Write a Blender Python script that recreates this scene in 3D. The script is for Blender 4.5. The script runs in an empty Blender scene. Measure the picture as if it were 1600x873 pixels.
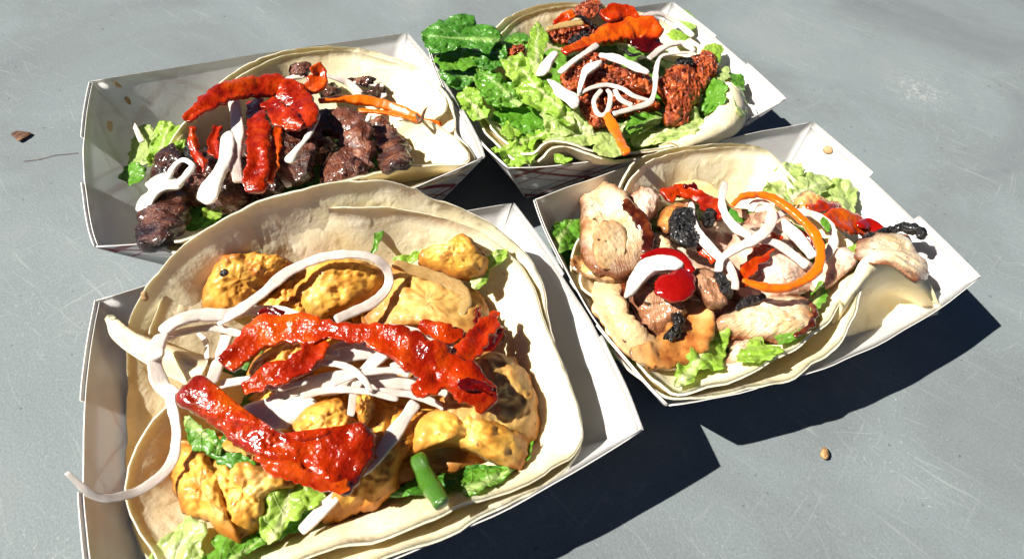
import bpy, math, random
import numpy as np
from mathutils import Matrix, Vector

# ---------------------------------------------------------------- camera, light, exposure
# all modelling is done in centimetres in world space and scaled to metres when a mesh is made
FPX = 946.975; PIT = math.radians(51.62442634); ROL = math.radians(7.45756244); HCAM = 23.307306702
_c, _s = math.cos(ROL), math.sin(ROL)
_X = np.array([1, 0, 0.]); _Y = np.array([0, -math.sin(PIT), -math.cos(PIT)]); FW = np.array([0, math.cos(PIT), -math.sin(PIT)])
XR = _c * _X - _s * _Y; YD = _s * _X + _c * _Y
CAM = np.array([0, 0, HCAM])
scene = bpy.context.scene
cd = bpy.data.cameras.new('camera'); cam = bpy.data.objects.new('camera', cd)
scene.collection.objects.link(cam)
cd.sensor_width = 36.0; cd.lens = FPX / 1600 * 36.0; cd.clip_start = 0.01; cd.clip_end = 50
cd.dof.use_dof = True; cd.dof.focus_distance = .27; cd.dof.aperture_fstop = 20
cam.matrix_world = Matrix(((XR[0], -YD[0], -FW[0], 0), (XR[1], -YD[1], -FW[1], 0), (XR[2], -YD[2], -FW[2], HCAM * .01), (0, 0, 0, 1)))
scene.camera = cam
LX, LY = 1.0196, 0.2116                      # a shadow moves this far per unit of height
SUN_EL = math.atan2(1, math.hypot(LX, LY))
w = bpy.data.worlds.new('World'); scene.world = w; w.use_nodes = True
nt = w.node_tree; sky = nt.nodes.new('ShaderNodeTexSky'); sky.sky_type = 'NISHITA'; sky.sun_disc = False; sky.altitude = 1500; sky.air_density = .25; sky.dust_density = .2; sky.ozone_density = 1.0
sky.sun_elevation = SUN_EL; sky.sun_rotation = math.atan2(-LX, -LY)
nt.links.new(sky.outputs[0], nt.nodes['Background'].inputs[0]); nt.nodes['Background'].inputs[1].default_value = 0.052
sl = bpy.data.lights.new('sun', 'SUN'); sl.energy = 5.0; sl.angle = math.radians(0.5); sl.color = (1, .945, .85)
so = bpy.data.objects.new('sun', sl); scene.collection.objects.link(so)
so.rotation_euler = Vector((LX, LY, -1)).to_track_quat('-Z', 'Y').to_euler(); so.location = (-1.0, -.2, 1.0)
vs = scene.view_settings; vs.view_transform = 'Standard'; vs.look = 'None'; vs.gamma = 1; vs.exposure = 0.9; vs.use_curve_mapping = False
scene.cycles.max_bounces = 8; scene.cycles.transmission_bounces = 4; scene.cycles.sample_clamp_indirect = 6

# ---------------------------------------------------------------- geometry helpers
def U(px, py, z):
    d = XR * (px - 800) / FPX + YD * (py - 436.5) / FPX + FW
    return CAM + d * ((z - HCAM) / d[2])
def ray(px, py):
    return XR * (px - 800) / FPX + YD * (py - 436.5) / FPX + FW
def depth(p): return float((p - CAM) @ FW)
def nrm(v): return v / (np.linalg.norm(v, axis=-1, keepdims=True) + 1e-12)

TR = {'A': (-12.0, 23.1, 29.8), 'B': (-5.0, 10.4, 27.9), 'C': (10.4, 19.5, 30.1), 'D': (3.6, 30.8, 30.0)}
def t2w(k, u, v, z):
    x, y, a = TR[k]; a = math.radians(a)
    return np.array([x + math.cos(a) * u - math.sin(a) * v, y + math.sin(a) * u + math.cos(a) * v, z])
def w2t(k, p):
    x, y, a = TR[k]; a = math.radians(a); dx, dy = p[0] - x, p[1] - y
    return math.cos(a) * dx + math.sin(a) * dy, -math.sin(a) * dx + math.cos(a) * dy
MOUND = {'A': (4.0, 1.5, 1.6), 'B': (4.5, 1.4, 1.7), 'C': (4.2, 1.3, 1.5), 'D': (4.5, 1.3, 1.4)}
def G(k, px, py, off=0.0):
    """where the line of sight through a photo pixel meets the food heap of a tray, off cm above it"""
    c0, a, b = MOUND[k]
    z = 12.0
    for z in np.arange(10, 0.3, -0.05):
        p = U(px, py, z); u, v = w2t(k, p)
        if c0 - a * (u / 7.5) ** 2 - b * (v / 5.5) ** 2 + off >= z: return p
    return U(px, py, 0.3)

_perm = np.random.RandomState(7).permutation(4096)
_val = np.random.RandomState(8).rand(4096) * 2 - 1
def vnoise(P):
    P = np.asarray(P, float); I = np.floor(P).astype(int); f = P - I; f = f * f * (3 - 2 * f)
    r = 0
    for dx in (0, 1):
        for dy in (0, 1):
            for dz in (0, 1):
                h = _val[_perm[(_perm[(_perm[(I[..., 0] + dx) & 4095] + I[..., 1] + dy) & 4095] + I[..., 2] + dz) & 4095]]
                r = r + h * (f[..., 0] if dx else 1 - f[..., 0]) * (f[..., 1] if dy else 1 - f[..., 1]) * (f[..., 2] if dz else 1 - f[..., 2])
    return r
def fbm(P, o=3, g=.5):
    r = 0; a = 1.0
    for i in range(o): r = r + a * vnoise(P * (2.03 ** i) + 17.3 * i); a *= g
    return r
def ridged(P, o=3):
    r = 0; a = 1.0
    for i in range(o): r = r + a * (1 - 2 * np.abs(vnoise(P * (2.03 ** i) + 9.1 * i))); a *= .5
    return r

def catmull(pts, n, closed=False):
    P = np.asarray(pts, float); m = len(P)
    if closed: seg = m; idx = lambda i: P[i % m]
    else: seg = m - 1; idx = lambda i: P[min(max(i, 0), m - 1)] if 0 <= i < m else (2 * P[0] - P[1] if i < 0 else 2 * P[-1] - P[-2])
    # even by chord length
    L = np.array([np.linalg.norm(idx(i + 1) - idx(i)) for i in range(seg)]) + 1e-9
    C = np.concatenate([[0], np.cumsum(L)]); out = []
    for t in np.linspace(0, C[-1], n, endpoint=not closed):
        i = min(int(np.searchsorted(C, t, side='right') - 1), seg - 1); u = (t - C[i]) / L[i]
        a, b, c, d = idx(i - 1), idx(i), idx(i + 1), idx(i + 2)
        out.append(.5 * (2 * b + (c - a) * u + (2 * a - 5 * b + 4 * c - d) * u * u + (3 * b - a - 3 * c + d) * u ** 3))
    return np.array(out)

COUNT = {}
def make(name, V, F, mats, parent=None, attrs=None, uv=None, mi=None, smooth=True, origin=None):
    V = np.asarray(V, float) * .01
    if origin is None: o = np.array([V[:, 0].mean(), V[:, 1].mean(), V[:, 2].min()])
    else: o = np.asarray(origin) * .01
    me = bpy.data.meshes.new(name); me.from_pydata((V - o).tolist(), [], [tuple(int(i) for i in f) for f in F])
    for m in (mats if isinstance(mats, (list, tuple)) else [mats]): me.materials.append(m)
    if mi is not None: me.polygons.foreach_set('material_index', np.asarray(mi, dtype=np.int32))
    if smooth: me.polygons.foreach_set('use_smooth', [True] * len(me.polygons))
    for k, a in (attrs or {}).items():
        at = me.attributes.new(k, 'FLOAT', 'POINT'); at.data.foreach_set('value', np.asarray(a, dtype=np.float32))
    if uv is not None:
        ul = me.uv_layers.new(name='UVMap'); li = np.zeros(len(me.loops), dtype=np.int32); me.loops.foreach_get('vertex_index', li)
        ul.data.foreach_set('uv', np.asarray(uv, dtype=np.float32)[li].ravel())
    me.update()
    ob = bpy.data.objects.new(name, me); scene.collection.objects.link(ob)
    if parent is not None:
        ob.parent = parent; ob.location = Vector(o.tolist()) - parent.matrix_world.translation if parent.type == 'EMPTY' else Vector(o.tolist()) - Vector(parent['_o'])
    else: ob.location = o.tolist()
    ob['_o'] = o.tolist()
    return ob
def tag(o, label=None, cat=None, group=None, kind=None):
    if label: o['label'] = label
    if cat: o['category'] = cat
    if group: o['group'] = group
    if kind: o['kind'] = kind
    return o
def empty(name, loc):
    o = bpy.data.objects.new(name, None); scene.collection.objects.link(o); o.empty_display_size = .01
    o.location = [float(c) * .01 for c in loc]; o.matrix_world = Matrix.Translation(o.location); o['_o'] = list(o.location)
    return o

def gridfaces(nu, nv, closed_u=False, off=0, flip=False):
    F = []
    for i in range(nu if closed_u else nu - 1):
        for j in range(nv - 1):
            a = i * nv + j; b = ((i + 1) % nu) * nv + j
            f = (off + a, off + b, off + b + 1, off + a + 1)
            F.append(f[::-1] if flip else f)
    return F
def gridnormals(P, closed_u=False):
    if closed_u: du = np.roll(P, -1, 0) - np.roll(P, 1, 0)
    else: du = np.gradient(P, axis=0)
    dv = np.gradient(P, axis=1)
    return nrm(np.cross(du, dv))
def shell(P, th, closed_u=False, up=None):
    """solid sheet from a grid of points: top and bottom skins with edges. returns V, F, is-edge flags per face, side flag"""
    N = gridnormals(P, closed_u)
    ref = np.array([0, 0, 1.]) if up is None else up
    if (N @ ref).sum() < 0: N = -N; flip = True
    else: flip = False
    nu, nv = P.shape[:2]; th = np.asarray(th) if np.ndim(th) else th
    T = (P + N * th / 2).reshape(-1, 3); B = (P - N * th / 2).reshape(-1, 3); n = nu * nv
    F = gridfaces(nu, nv, closed_u, 0, flip); k = len(F); F += gridfaces(nu, nv, closed_u, n, not flip); side = [0] * k + [1] * k
    def strip_edge(ids, fl):
        for a, b in zip(ids[:-1], ids[1:]):
            f = (a, b, b + n, a + n); F.append(f if fl else f[::-1]); side.append(2)
    e = [i * nv + nv - 1 for i in range(nu)] + ([nv - 1] if closed_u else []); strip_edge(e, flip)
    e = [i * nv for i in range(nu)] + ([0] if closed_u else []); strip_edge(e, not flip)
    if not closed_u:
        strip_edge(list(range(nv)), flip); strip_edge([(nu - 1) * nv + j for j in range(nv)], not flip)
    return np.vstack([T, B]), F, side
# ---------------------------------------------------------------- materials
def lin(h):
    h = h.lstrip('#'); c = [int(h[i:i + 2], 16) / 255 for i in (0, 2, 4)]
    return tuple((x / 12.92 if x <= .04045 else ((x + .055) / 1.055) ** 2.4) for x in c) + (1,)
class M:
    def __init__(s, name):
        s.m = bpy.data.materials.new(name); s.m.use_nodes = True; s.t = s.m.node_tree; s.b = s.t.nodes['Principled BSDF']
        s.out = s.t.nodes['Material Output']
    def n(s, typ, **kw):
        nd = s.t.nodes.new('ShaderNode' + typ)
        for k, v in kw.items():
            if k.startswith('_'): setattr(nd, k[1:], v)
            else:
                key = k.replace('__', ' ')
                sock = nd.inputs[int(key[1:])] if key[0] == 'i' and key[1:].isdigit() else nd.inputs[key]
                if hasattr(v, 'is_output') or isinstance(v, bpy.types.NodeSocket): s.t.links.new(v, sock)
                else: sock.default_value = v
        return nd
    def set(s, **kw):
        for k, v in kw.items():
            sock = s.b.inputs[k.replace('__', ' ')]
            if isinstance(v, bpy.types.NodeSocket): s.t.links.new(v, sock)
            else: sock.default_value = v
        return s
    def coord(s, kind='Object'): return s.n('TexCoord').outputs[kind]
    def rnd(s): return s.n('Math', _operation='MULTIPLY', i0=s.n('ObjectInfo').outputs['Random'], i1=60.0).outputs[0]
    def noise(s, scale, detail=3, rough=.55, co=None, rand=True, dist=0.0, map=None):
        v = co or s.coord()
        if map is not None: v = s.n('Mapping', Vector=v, Scale=map).outputs[0]
        nd = s.n('TexNoise', _noise_dimensions='4D' if rand else '3D', Vector=v, Scale=scale, Detail=detail, Roughness=rough, Distortion=dist)
        if rand: s.t.links.new(s.rnd(), nd.inputs['W'])
        return nd.outputs['Fac']
    def ramp(s, fac, stops, interp='LINEAR'):
        nd = s.n('ValToRGB', Fac=fac); cr = nd.color_ramp; cr.interpolation = interp
        while len(cr.elements) < len(stops): cr.elements.new(.5)
        for e, (p, c) in zip(cr.elements, stops):
            e.position = p; e.color = lin(c) if isinstance(c, str) else ((c, c, c, 1) if np.ndim(c) == 0 else tuple(c)[:3] + (1,))
        return nd.outputs['Color']
    def mix(s, fac, a, b, mode='MIX'):
        nd = s.n('Mix', _data_type='RGBA', _blend_type=mode, i0=fac, i6=a, i7=b); return nd.outputs[2]
    def math(s, op, a, b=0.0, c=None):
        nd = s.n('Math', _operation=op, i0=a, i1=b)
        if c is not None: nd.inputs[2].default_value = c
        return nd.outputs[0]
    def attr(s, name): return s.n('Attribute', _attribute_name=name).outputs['Fac']
    def bump(s, h, strength=.5, dist=.001, normal=None):
        nd = s.n('Bump', Height=h, Strength=strength, Distance=dist)
        if normal is not None: s.t.links.new(normal, nd.inputs['Normal'])
        return nd.outputs['Normal']

# table
m = M('grey_table_paint'); g = m.coord('Object')
big = m.noise(7, 5, .62, g, False, .8); fine = m.noise(900, 3, .7, g, False)
col = m.ramp(big, [(.28, '#70777a'), (.45, '#7a8285'), (.58, '#808a8d'), (.74, '#898f91')])
grain = m.ramp(fine, [(.3, (.78, .78, .78)), (.6, (1.0, 1.0, 1.0)), (.8, (1.14, 1.14, 1.14))]); col = m.mix(.8, col, grain, 'MULTIPLY')
wob = m.n('VectorMath', _operation='SCALE', i0=m.n('TexNoise', Vector=g, Scale=11.0, Detail=2.0).outputs['Color']); wob.inputs['Scale'].default_value = .03
gw = m.n('VectorMath', _operation='ADD', i0=g, i1=wob.outputs[0]).outputs[0]; hts = None
for k, (ang, lx, thr, amt) in enumerate([(.62, 16, .66, .9), (.45, 34, .67, .8), (2.2, 30, .68, .7), (1.35, 26, .69, .7), (2.9, 44, .67, .7), (.9, 60, .66, .8), (1.9, 70, .67, .6)]):
    r = m.n('Mapping', Vector=gw, Rotation=(0, 0, ang)); r.inputs['Location'].default_value = (k * 3.1, k * 7.7, k * 1.3)
    mp = m.n('Mapping', Vector=r.outputs[0], Scale=(lx, lx * 26, 1))
    x = m.math('MULTIPLY', m.ramp(m.noise(1.0, 2, .55, mp.outputs[0], False), [(thr - .02, 0.0), (thr + .06, 1.0)]), amt); hts = x if hts is None else m.math('MAXIMUM', hts, x)
patch = m.ramp(m.noise(13, 4, .7, g, False), [(.38, .12), (.62, 1.0)])
scm = m.math('MULTIPLY', m.math('MULTIPLY', hts, patch), .28)
col = m.mix(scm, col, lin('#bcc1bd'))
spk = m.ramp(m.noise(520, 2, .5, g, False), [(.64, 0.0), (.74, 1.0)]); col = m.mix(m.math('MULTIPLY', m.math('MULTIPLY', spk, patch), .3), col, lin('#c4c6c0'))
dk = m.ramp(m.noise(300, 1, .4, m.n('Mapping', Vector=g, Location=(3, 5, 1)).outputs[0], False), [(.74, 0.0), (.79, 1.0)]); col = m.mix(m.math('MULTIPLY', dk, .5), col, lin('#3f4344'))
_p = U(1436, 143, 0) * .01
dd = m.n('VectorMath', _operation='DISTANCE', i0=g, i1=tuple(_p)).outputs['Value']
sf = m.math('MULTIPLY', m.ramp(dd, [(.0, 1.0), (.028, 0.0)]), m.ramp(m.noise(190, 5, .75, g, False, 1.5), [(.5, 0.0), (.62, 1.0)])); col = m.mix(m.math('MULTIPLY', sf, .4), col, lin('#dfe0da'))
m.set(Base__Color=col, Roughness=m.ramp(big, [(.3, .5), (.7, .62)]), Specular__IOR__Level=.12,
      Normal=m.bump(m.math('ADD', m.noise(1100, 3, .6, g, False), m.math('MULTIPLY', scm, -.8)), .4, .0004))
MT = {'table': m.m}
# paper
m = M('white_coated_paper')
st = m.noise(22, 3, .5); 
m.set(Base__Color=m.ramp(st, [(.3, (.84, .84, .83)), (.7, (.88, .88, .87))]), Roughness=.42, Specular__IOR__Level=.4, Subsurface__Weight=.12, Subsurface__Radius=(1, .9, .8), Subsurface__Scale=.001,
      Normal=m.bump(m.math('ADD', m.noise(35, 2, .5), m.math('MULTIPLY', m.noise(900, 2, .5), .06)), .25, .004))
def thin(m, c, f):
    tr = m.n('BsdfTranslucent', Color=c); mx = m.n('MixShader', i0=f, i1=m.b.outputs[0], i2=tr.outputs[0]); m.t.links.new(mx.outputs[0], m.out.inputs['Surface'])
thin(m, (.94, .94, .95, 1), .34)
MT['paper'] = m.m
m = M('plaid_printed_paper'); uv = m.coord('UV')
def lines(ang, per, wd, ph):
    mp = m.n('Mapping', Vector=uv, Rotation=(0, 0, ang)); x = m.n('SeparateXYZ', Vector=mp.outputs[0]).outputs[0]
    f = m.math('FRACT', m.math('ADD', m.math('DIVIDE', x, per), ph)); d = m.math('ABSOLUTE', m.math('SUBTRACT', f, .5))
    return m.math('LESS_THAN', d, wd / per / 2)
L = None
for ang in (math.radians(58), math.radians(-58)):
    for wd, ph in ((.3, .0), (.09, .24), (.09, .76)):
        l = lines(ang, 3.4, wd, ph); L = l if L is None else m.math('MAXIMUM', L, l)
m.set(Base__Color=m.mix(L, (.74, .74, .73, 1), lin('#8e0c30')), Roughness=.5)
thin(m, m.mix(L, (.88, .88, .88, 1), (.6, .5, .5, 1)), .34)
MT['plaid'] = m.m
m = M('cut_paper_edge'); m.set(Base__Color=(.78, .76, .72, 1), Roughness=.7); MT['edge'] = m.m
# tortilla
m = M('corn_tortilla'); g = m.coord()
c = m.ramp(m.noise(55, 5, .6), [(.3, '#e3d2a0'), (.5, '#eddfb9'), (.7, '#f4ead0')])
c = m.mix(m.ramp(m.noise(30, 3, .6, dist=1.0), [(.62, 0.0), (.74, .55)]), c, lin('#dcb274'))
c = m.mix(m.ramp(m.noise(420, 2, .5), [(.68, 0.0), (.74, .55)]), c, lin('#b08a52'))
c = m.mix(m.ramp(m.attr('s'), [(.93, 0.0), (1.0, .35)]), c, lin('#f7f0da'))
h = m.math('ADD', m.noise(160, 4, .6), m.math('MULTIPLY', m.noise(900, 2, .5), .25))
bl = m.ramp(m.noise(95, 2, .4, dist=.6), [(.52, 0.0), (.68, 1.0)]); h = m.math('ADD', h, m.math('MULTIPLY', bl, .7))
m.set(Base__Color=c, Roughness=.62, Specular__IOR__Level=.3, Subsurface__Weight=.35, Subsurface__Radius=(1, .8, .5), Subsurface__Scale=.0035, Normal=m.bump(h, .5, .0009))
MT['tortilla'] = m.m
# ---------------------------------------------------------------- table
def box(x0, x1, y0, y1, z0, z1):
    V = [(x, y, z) for x in (x0, x1) for y in (y0, y1) for z in (z0, z1)]
    return V, [(0, 1, 3, 2), (4, 6, 7, 5), (0, 4, 5, 1), (2, 3, 7, 6), (0, 2, 6, 4), (1, 5, 7, 3)]
V, F = box(-120, 130, -60, 190, -2.5, 0)
tb = make('table_top', V, F, MT['table'], smooth=False, origin=(0, 0, 0)); tb['kind'] = 'structure'
tag(tb, 'grey painted table top, scratched and speckled')

# ---------------------------------------------------------------- paper trays
CORN = {'A': [(142, 127), (635, 52), (755, 245), (150, 385)], 'B': [(150, 468), (800, 318), (1003, 672), (153, 987)],
        'C': [(836, 312), (1270, 190), (1532, 433), (1045, 632)], 'D': [(668, 68), (1050, 3), (1228, 155), (795, 262)]}
TLAB = {'A': 'white paper food tray holding the dark beef taco, with sauce stains in its corner',
        'B': 'largest white paper food tray in front, under the fried tofu taco',
        'C': 'white paper food tray on the right, under the grilled chicken taco',
        'D': 'white paper food tray at the back, under the taco heaped with lettuce'}
RH = 4.2; HB, VB = 6.25, 4.05
def wallgrid(k, i, t0=0., t1=1., nt_=30, ns=9, off=0.0, top=1.0, mid=0.0, lift=0.0):
    """grid over side wall i (0 far, 1 right, 2 near, 3 left): t along, s up"""
    R = [U(px, py, RH) for px, py in CORN[k]]
    Bc = [t2w(k, *q, .07) for q in [(-HB, VB), (HB, VB), (HB, -VB), (-HB, -VB)]]
    a, b = R[i], R[(i + 1) % 4]; ba, bb = Bc[i], Bc[(i + 1) % 4]
    dirv = nrm((b - a) * [1, 1, 0]); out = np.array([-dirv[1], dirv[0], 0.])
    if out @ ((a + b) / 2 - t2w(k, 0, 0, 0)) < 0: out = -out
    ob, dn = (.85, .42) if i in (0, 2) else (.55, .22)
    P = np.zeros((nt_, ns, 3))
    for ii, t in enumerate(np.linspace(t0, t1, nt_)):
        q = 4 * t * (1 - t)
        r = a * (1 - t) + b * t + out * ob * q; r[2] -= dn * q
        if mid: r = r + (ba * (1 - t) + bb * t - r) * mid
        bs = ba * (1 - t) + bb * t
        for jj, s in enumerate(np.linspace(0, top, ns)):
            bowf = .12 * math.sin(math.pi * min(s, 1))
            p_ = bs + (r - bs) * s * (1 + lift); P[ii, jj] = p_ + out * (off + bowf * q + s * .07 * float(fbm(np.array([[p_[0] * .35, p_[1] * .35, p_[2] * .35]]), 2)[0]))
    return P
def wall_obj(name, P, th, parent):
    V, F, side = shell(P, th, up=nrm(np.array([*(np.array(parent['_c']) - P.mean((0, 1))[:2]), 1.5])))
    n = P.shape[0] * P.shape[1]; L = np.linspace(0, 1, P.shape[0]) * np.linalg.norm(P[-1, -1] - P[0, -1]); Hh = np.linspace(0, 4.5, P.shape[1])
    uv = np.array([(x, y) for x in L for y in Hh]); uv = np.vstack([uv, uv])
    return make(name, V, F, [MT['paper'], MT['plaid'], MT['edge']], parent, uv=uv, mi=side)
def shellc(V): return V
for k in 'BACD':
    x, y, a = TR[k]; t = empty('paper_tray', (x, y, 0)); t['_c'] = np.array([x, y]).tolist()
    t_c = np.array([x, y])
    class _P: pass
    tag(t, TLAB[k], 'food tray', 'red checked paper food trays')
    c = math.radians(a)
    P = np.array([[t2w(k, -HB + 2 * HB * i / 8, -VB + 2 * VB * j / 6, .07) for j in range(7)] for i in range(9)])
    V, F, side = shell(P, .06); make('base_panel', V, F, [MT['paper'], MT['plaid'], MT['edge']], t, uv=np.zeros((len(V), 2)), mi=side, smooth=False)
    for i in (0, 2): wall_obj('side_panel', wallgrid(k, i), .05, t)
    for i in (1, 3):
        wall_obj('end_panel', wallgrid(k, i, .004, .996, top=.945 if k == 'C' and i == 1 else .98), .05, t)
        for t0, t1 in ((0.0, .37), (.65, 1.0)):
            P = wallgrid(k, i, t0, t1, 14, 9, off=.07, lift=.0)
            # the flap's lower edge slopes up towards its tip
            Q = P.copy()
            T = np.linspace(0, 1, 14) if t0 == 0 else np.linspace(1, 0, 14)
            for ii in range(14):
                lo, hi = P[ii, 0].copy(), P[ii, -1].copy(); s0 = .05 + .38 * T[ii]
                for jj in range(9): sj = s0 + (1 - s0) * jj / 8; f = sj * 8; a_ = min(int(f), 7); P[ii, jj] = Q[ii, a_] * (1 - f + a_) + Q[ii, a_ + 1] * (f - a_)
            wall_obj('corner_flap', P, .045, t)

# ---------------------------------------------------------------- tortillas
def bowl(k, loop, zc, kk=2.2, n=150, rings=26, seed=0, wob=.07, cen=None, rimno=.05):
    R = np.array([U(px, py, z) for px, py, z in loop]); R = catmull(R, n, True)
    C = t2w(k, *(cen or (0, 0)), zc)
    s = np.linspace(0.02, 1, rings)[None, :, None]
    P = C + (R[:, None, :] - C) * s
    P[..., 2] = zc + (R[:, None, 2] - zc) * s[..., 0] ** kk
    w_ = fbm(P * .55 + seed * 7.7, 3) * wob * (s[..., 0] ** 1.5) * 2 + fbm(P * 2.2 + seed, 2) * .03
    N = gridnormals(P, True); P = P + N * w_[..., None]
    P[:, -1] += nrm(P[:, -1] - P[:, -2]) * (fbm(P[:, -1] * 2.0 + seed, 3) * rimno)[:, None]
    return P
def add_patch(acc, P, th, closed):
    ns, nu = P.shape[1], P.shape[0]
    prof = np.linspace(0, 1, ns); tt = th * np.clip((1.0 - prof) * 12 + .55, .55, 1.0)[None, :, None] * np.ones((nu, 1, 1))
    V, F, side = shell(P, tt, closed)
    o = sum(len(a) for a in acc['V']); acc['V'].append(V); acc['F'] += [tuple(i + o for i in f) for f in F]
    sv = np.tile(prof, nu); acc['s'] += list(sv) + list(sv)
def loft(curves, nu=40, nv=16, seed=0, wob=.06):
    Cs = [catmull(np.array([U(*p) for p in c]), nu) for c in curves]
    P = np.array([catmull([c[i] for c in Cs], nv) for i in range(nu)])
    N = gridnormals(P); return P + N * (fbm(P * .8 + seed * 3.3, 3) * wob)[..., None]
def tortilla(label, patches, th=.2):
    acc = {'V': [], 'F': [], 's': []}
    for P, closed in patches: add_patch(acc, P, th, closed)
    o = make('tortilla', np.vstack(acc['V']), acc['F'], MT['tortilla'], attrs={'s': acc['s']})
    return tag(o, label, 'tortilla', 'corn tortillas stacked in pairs in the trays')
tortilla('back tortilla under the tofu taco, its curved edge standing highest behind the inner one', [(bowl('B', [(204, 495, 4.4), (235, 440, 5.4), (290, 380, 6.3), (370, 330, 7.0), (450, 300, 7.3), (540, 283, 7.3), (610, 283, 7.1), (655, 297, 6.7), (668, 308, 6.4), (715, 322, 6.1), (775, 354, 5.6), (822, 400, 5.1), (845, 440, 4.8), (853, 490, 4.6), (865, 535, 4.4), (886, 580, 4.2), (903, 630, 3.9), (910, 672, 3.7), (904, 710, 3.6), (870, 745, 3.7), (800, 788, 3.8), (700, 832, 3.9), (600, 868, 3.95), (500, 900, 4.0), (400, 935, 4.0), (290, 930, 3.6), (228, 868, 2.9), (203, 800, 2.9), (198, 700, 2.9), (200, 600, 3.0), (196, 540, 3.8)], .35, seed=1), True)])
tortilla('inner tortilla holding the fried tofu, front edge resting along the tray rim', [
    (bowl('B', [(233, 523, 4.0), (262, 452, 5.0), (320, 395, 5.8), (400, 350, 6.3), (480, 328, 6.5), (560, 322, 6.5), (640, 330, 6.2), (720, 350, 5.7), (785, 385, 5.2), (825, 428, 4.9), (842, 480, 4.8), (856, 520, 4.6), (878, 576, 4.4), (900, 632, 4.1), (905, 695, 3.9), (860, 732, 4.0), (780, 770, 4.1), (700, 802, 4.2), (600, 836, 4.2), (500, 862, 4.2), (420, 890, 4.2), (330, 920, 4.0), (262, 892, 3.5), (222, 835, 3.3), (200, 790, 3.3), (197, 750, 3.5), (210, 700, 3.7), (250, 645, 4.0), (300, 590, 4.1), (300, 560, 3.7), (250, 548, 3.7)], .75, seed=2), True),
    (loft([[(168, 497, 4.2), (182, 530, 4.0), (230, 566, 3.9), (310, 606, 4.0)], [(173, 492, 4.4), (200, 520, 4.5), (245, 545, 4.5), (320, 580, 4.5)], [(176, 505, 4.1), (205, 522, 4.2), (250, 535, 4.2), (325, 562, 4.1)]], seed=3), False)])
tortilla('outer tortilla under the dark beef, curling up at the right end of its tray', [(bowl('A', [(290, 190, 4.0), (325, 145, 4.3), (375, 107, 4.5), (430, 84, 4.6), (480, 75, 4.6), (540, 74, 4.6), (595, 83, 4.5), (645, 102, 4.5), (682, 128, 4.4), (706, 160, 4.3), (712, 185, 3.8), (712, 205, 3.6), (734, 232, 3.9), (741, 253, 3.8), (728, 266, 3.8), (704, 276, 3.8), (664, 291, 3.75), (600, 306, 3.75), (520, 326, 3.75), (440, 345, 3.8), (350, 372, 3.8), (270, 392, 3.8), (240, 360, 3.0), (235, 300, 2.6), (255, 240, 3.0)], .35, seed=4), True)])
tortilla('inner tortilla around the dark beef, with two rounded lobes at its right', [(bowl('A', [(300, 192, 3.8), (335, 148, 4.3), (385, 112, 4.5), (435, 90, 4.6), (485, 81, 4.7), (540, 80, 4.7), (590, 90, 4.6), (640, 109, 4.5), (676, 133, 4.5), (697, 158, 4.4), (690, 180, 4.0), (650, 180, 2.7), (606, 198, 3.0), (630, 187, 4.0), (660, 187, 4.3), (690, 199, 4.4), (716, 219, 4.4), (732, 240, 4.3), (730, 257, 4.1), (695, 256, 4.1), (640, 258, 4.2), (566, 274, 4.2), (480, 298, 4.2), (400, 325, 4.2), (330, 355, 4.1), (275, 382, 4.0), (255, 350, 3.0), (255, 290, 2.8), (270, 235, 3.1)], .75, seed=5), True)])
tortilla('outer tortilla under the chicken taco, front edge along the tray rim', [
    (bowl('C', [(955, 315, 4.2), (975, 272, 4.6), (1008, 244, 4.7), (1060, 231, 4.6), (1110, 225, 4.5), (1162, 225, 4.4), (1200, 236, 4.2), (1230, 265, 4.0), (1275, 320, 3.2), (1325, 385, 3.0), (1362, 424, 4.7), (1350, 450, 4.7), (1338, 490, 4.5), (1314, 530, 4.2), (1286, 556, 4.1), (1235, 588, 4.0), (1150, 610, 4.0), (1080, 622, 4.0), (1040, 622, 3.9), (1005, 598, 3.7), (968, 560, 3.5), (940, 515, 3.4), (915, 470, 3.4), (890, 432, 3.6), (905, 370, 3.6)], .35, seed=6), True)])
tortilla('inner tortilla around the grilled chicken, folding into a tent at its right end', [
    (bowl('C', [(968, 318, 4.2), (984, 280, 4.6), (1014, 252, 4.8), (1062, 238, 4.7), (1112, 231, 4.6), (1160, 231, 4.5), (1196, 242, 4.3), (1224, 270, 4.1), (1262, 318, 3.4), (1310, 360, 3.2), (1348, 398, 4.4), (1340, 425, 4.7), (1318, 462, 4.7), (1290, 505, 4.6), (1255, 538, 4.5), (1205, 566, 4.5), (1150, 588, 4.4), (1100, 602, 4.3), (1052, 612, 4.2), (1015, 585, 4.0), (982, 545, 3.7), (955, 505, 3.6), (928, 470, 3.6), (905, 440, 3.8), (925, 370, 3.8)], .75, seed=7), True),
    (loft([[(1316, 465, 4.68), (1334, 433, 4.9), (1350, 404, 5.2), (1378, 393, 5.4), (1412, 402, 5.2), (1443, 430, 4.7), (1466, 478, 3.8)],
           [(1312, 480, 4.6), (1345, 440, 5.0), (1362, 422, 5.1), (1390, 416, 5.1), (1420, 430, 4.8), (1445, 452, 4.3), (1466, 481, 3.8)],
           [(1302, 505, 3.9), (1335, 475, 3.3), (1362, 462, 2.8), (1390, 460, 2.6), (1420, 468, 2.7), (1445, 478, 3.0), (1464, 485, 3.4)],
           [(1300, 528, 3.6), (1332, 522, 2.4), (1362, 515, 2.3), (1392, 508, 2.4), (1420, 501, 2.7), (1445, 495, 3.0), (1463, 489, 3.4)]], nu=60, nv=24, seed=8), False)])
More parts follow.
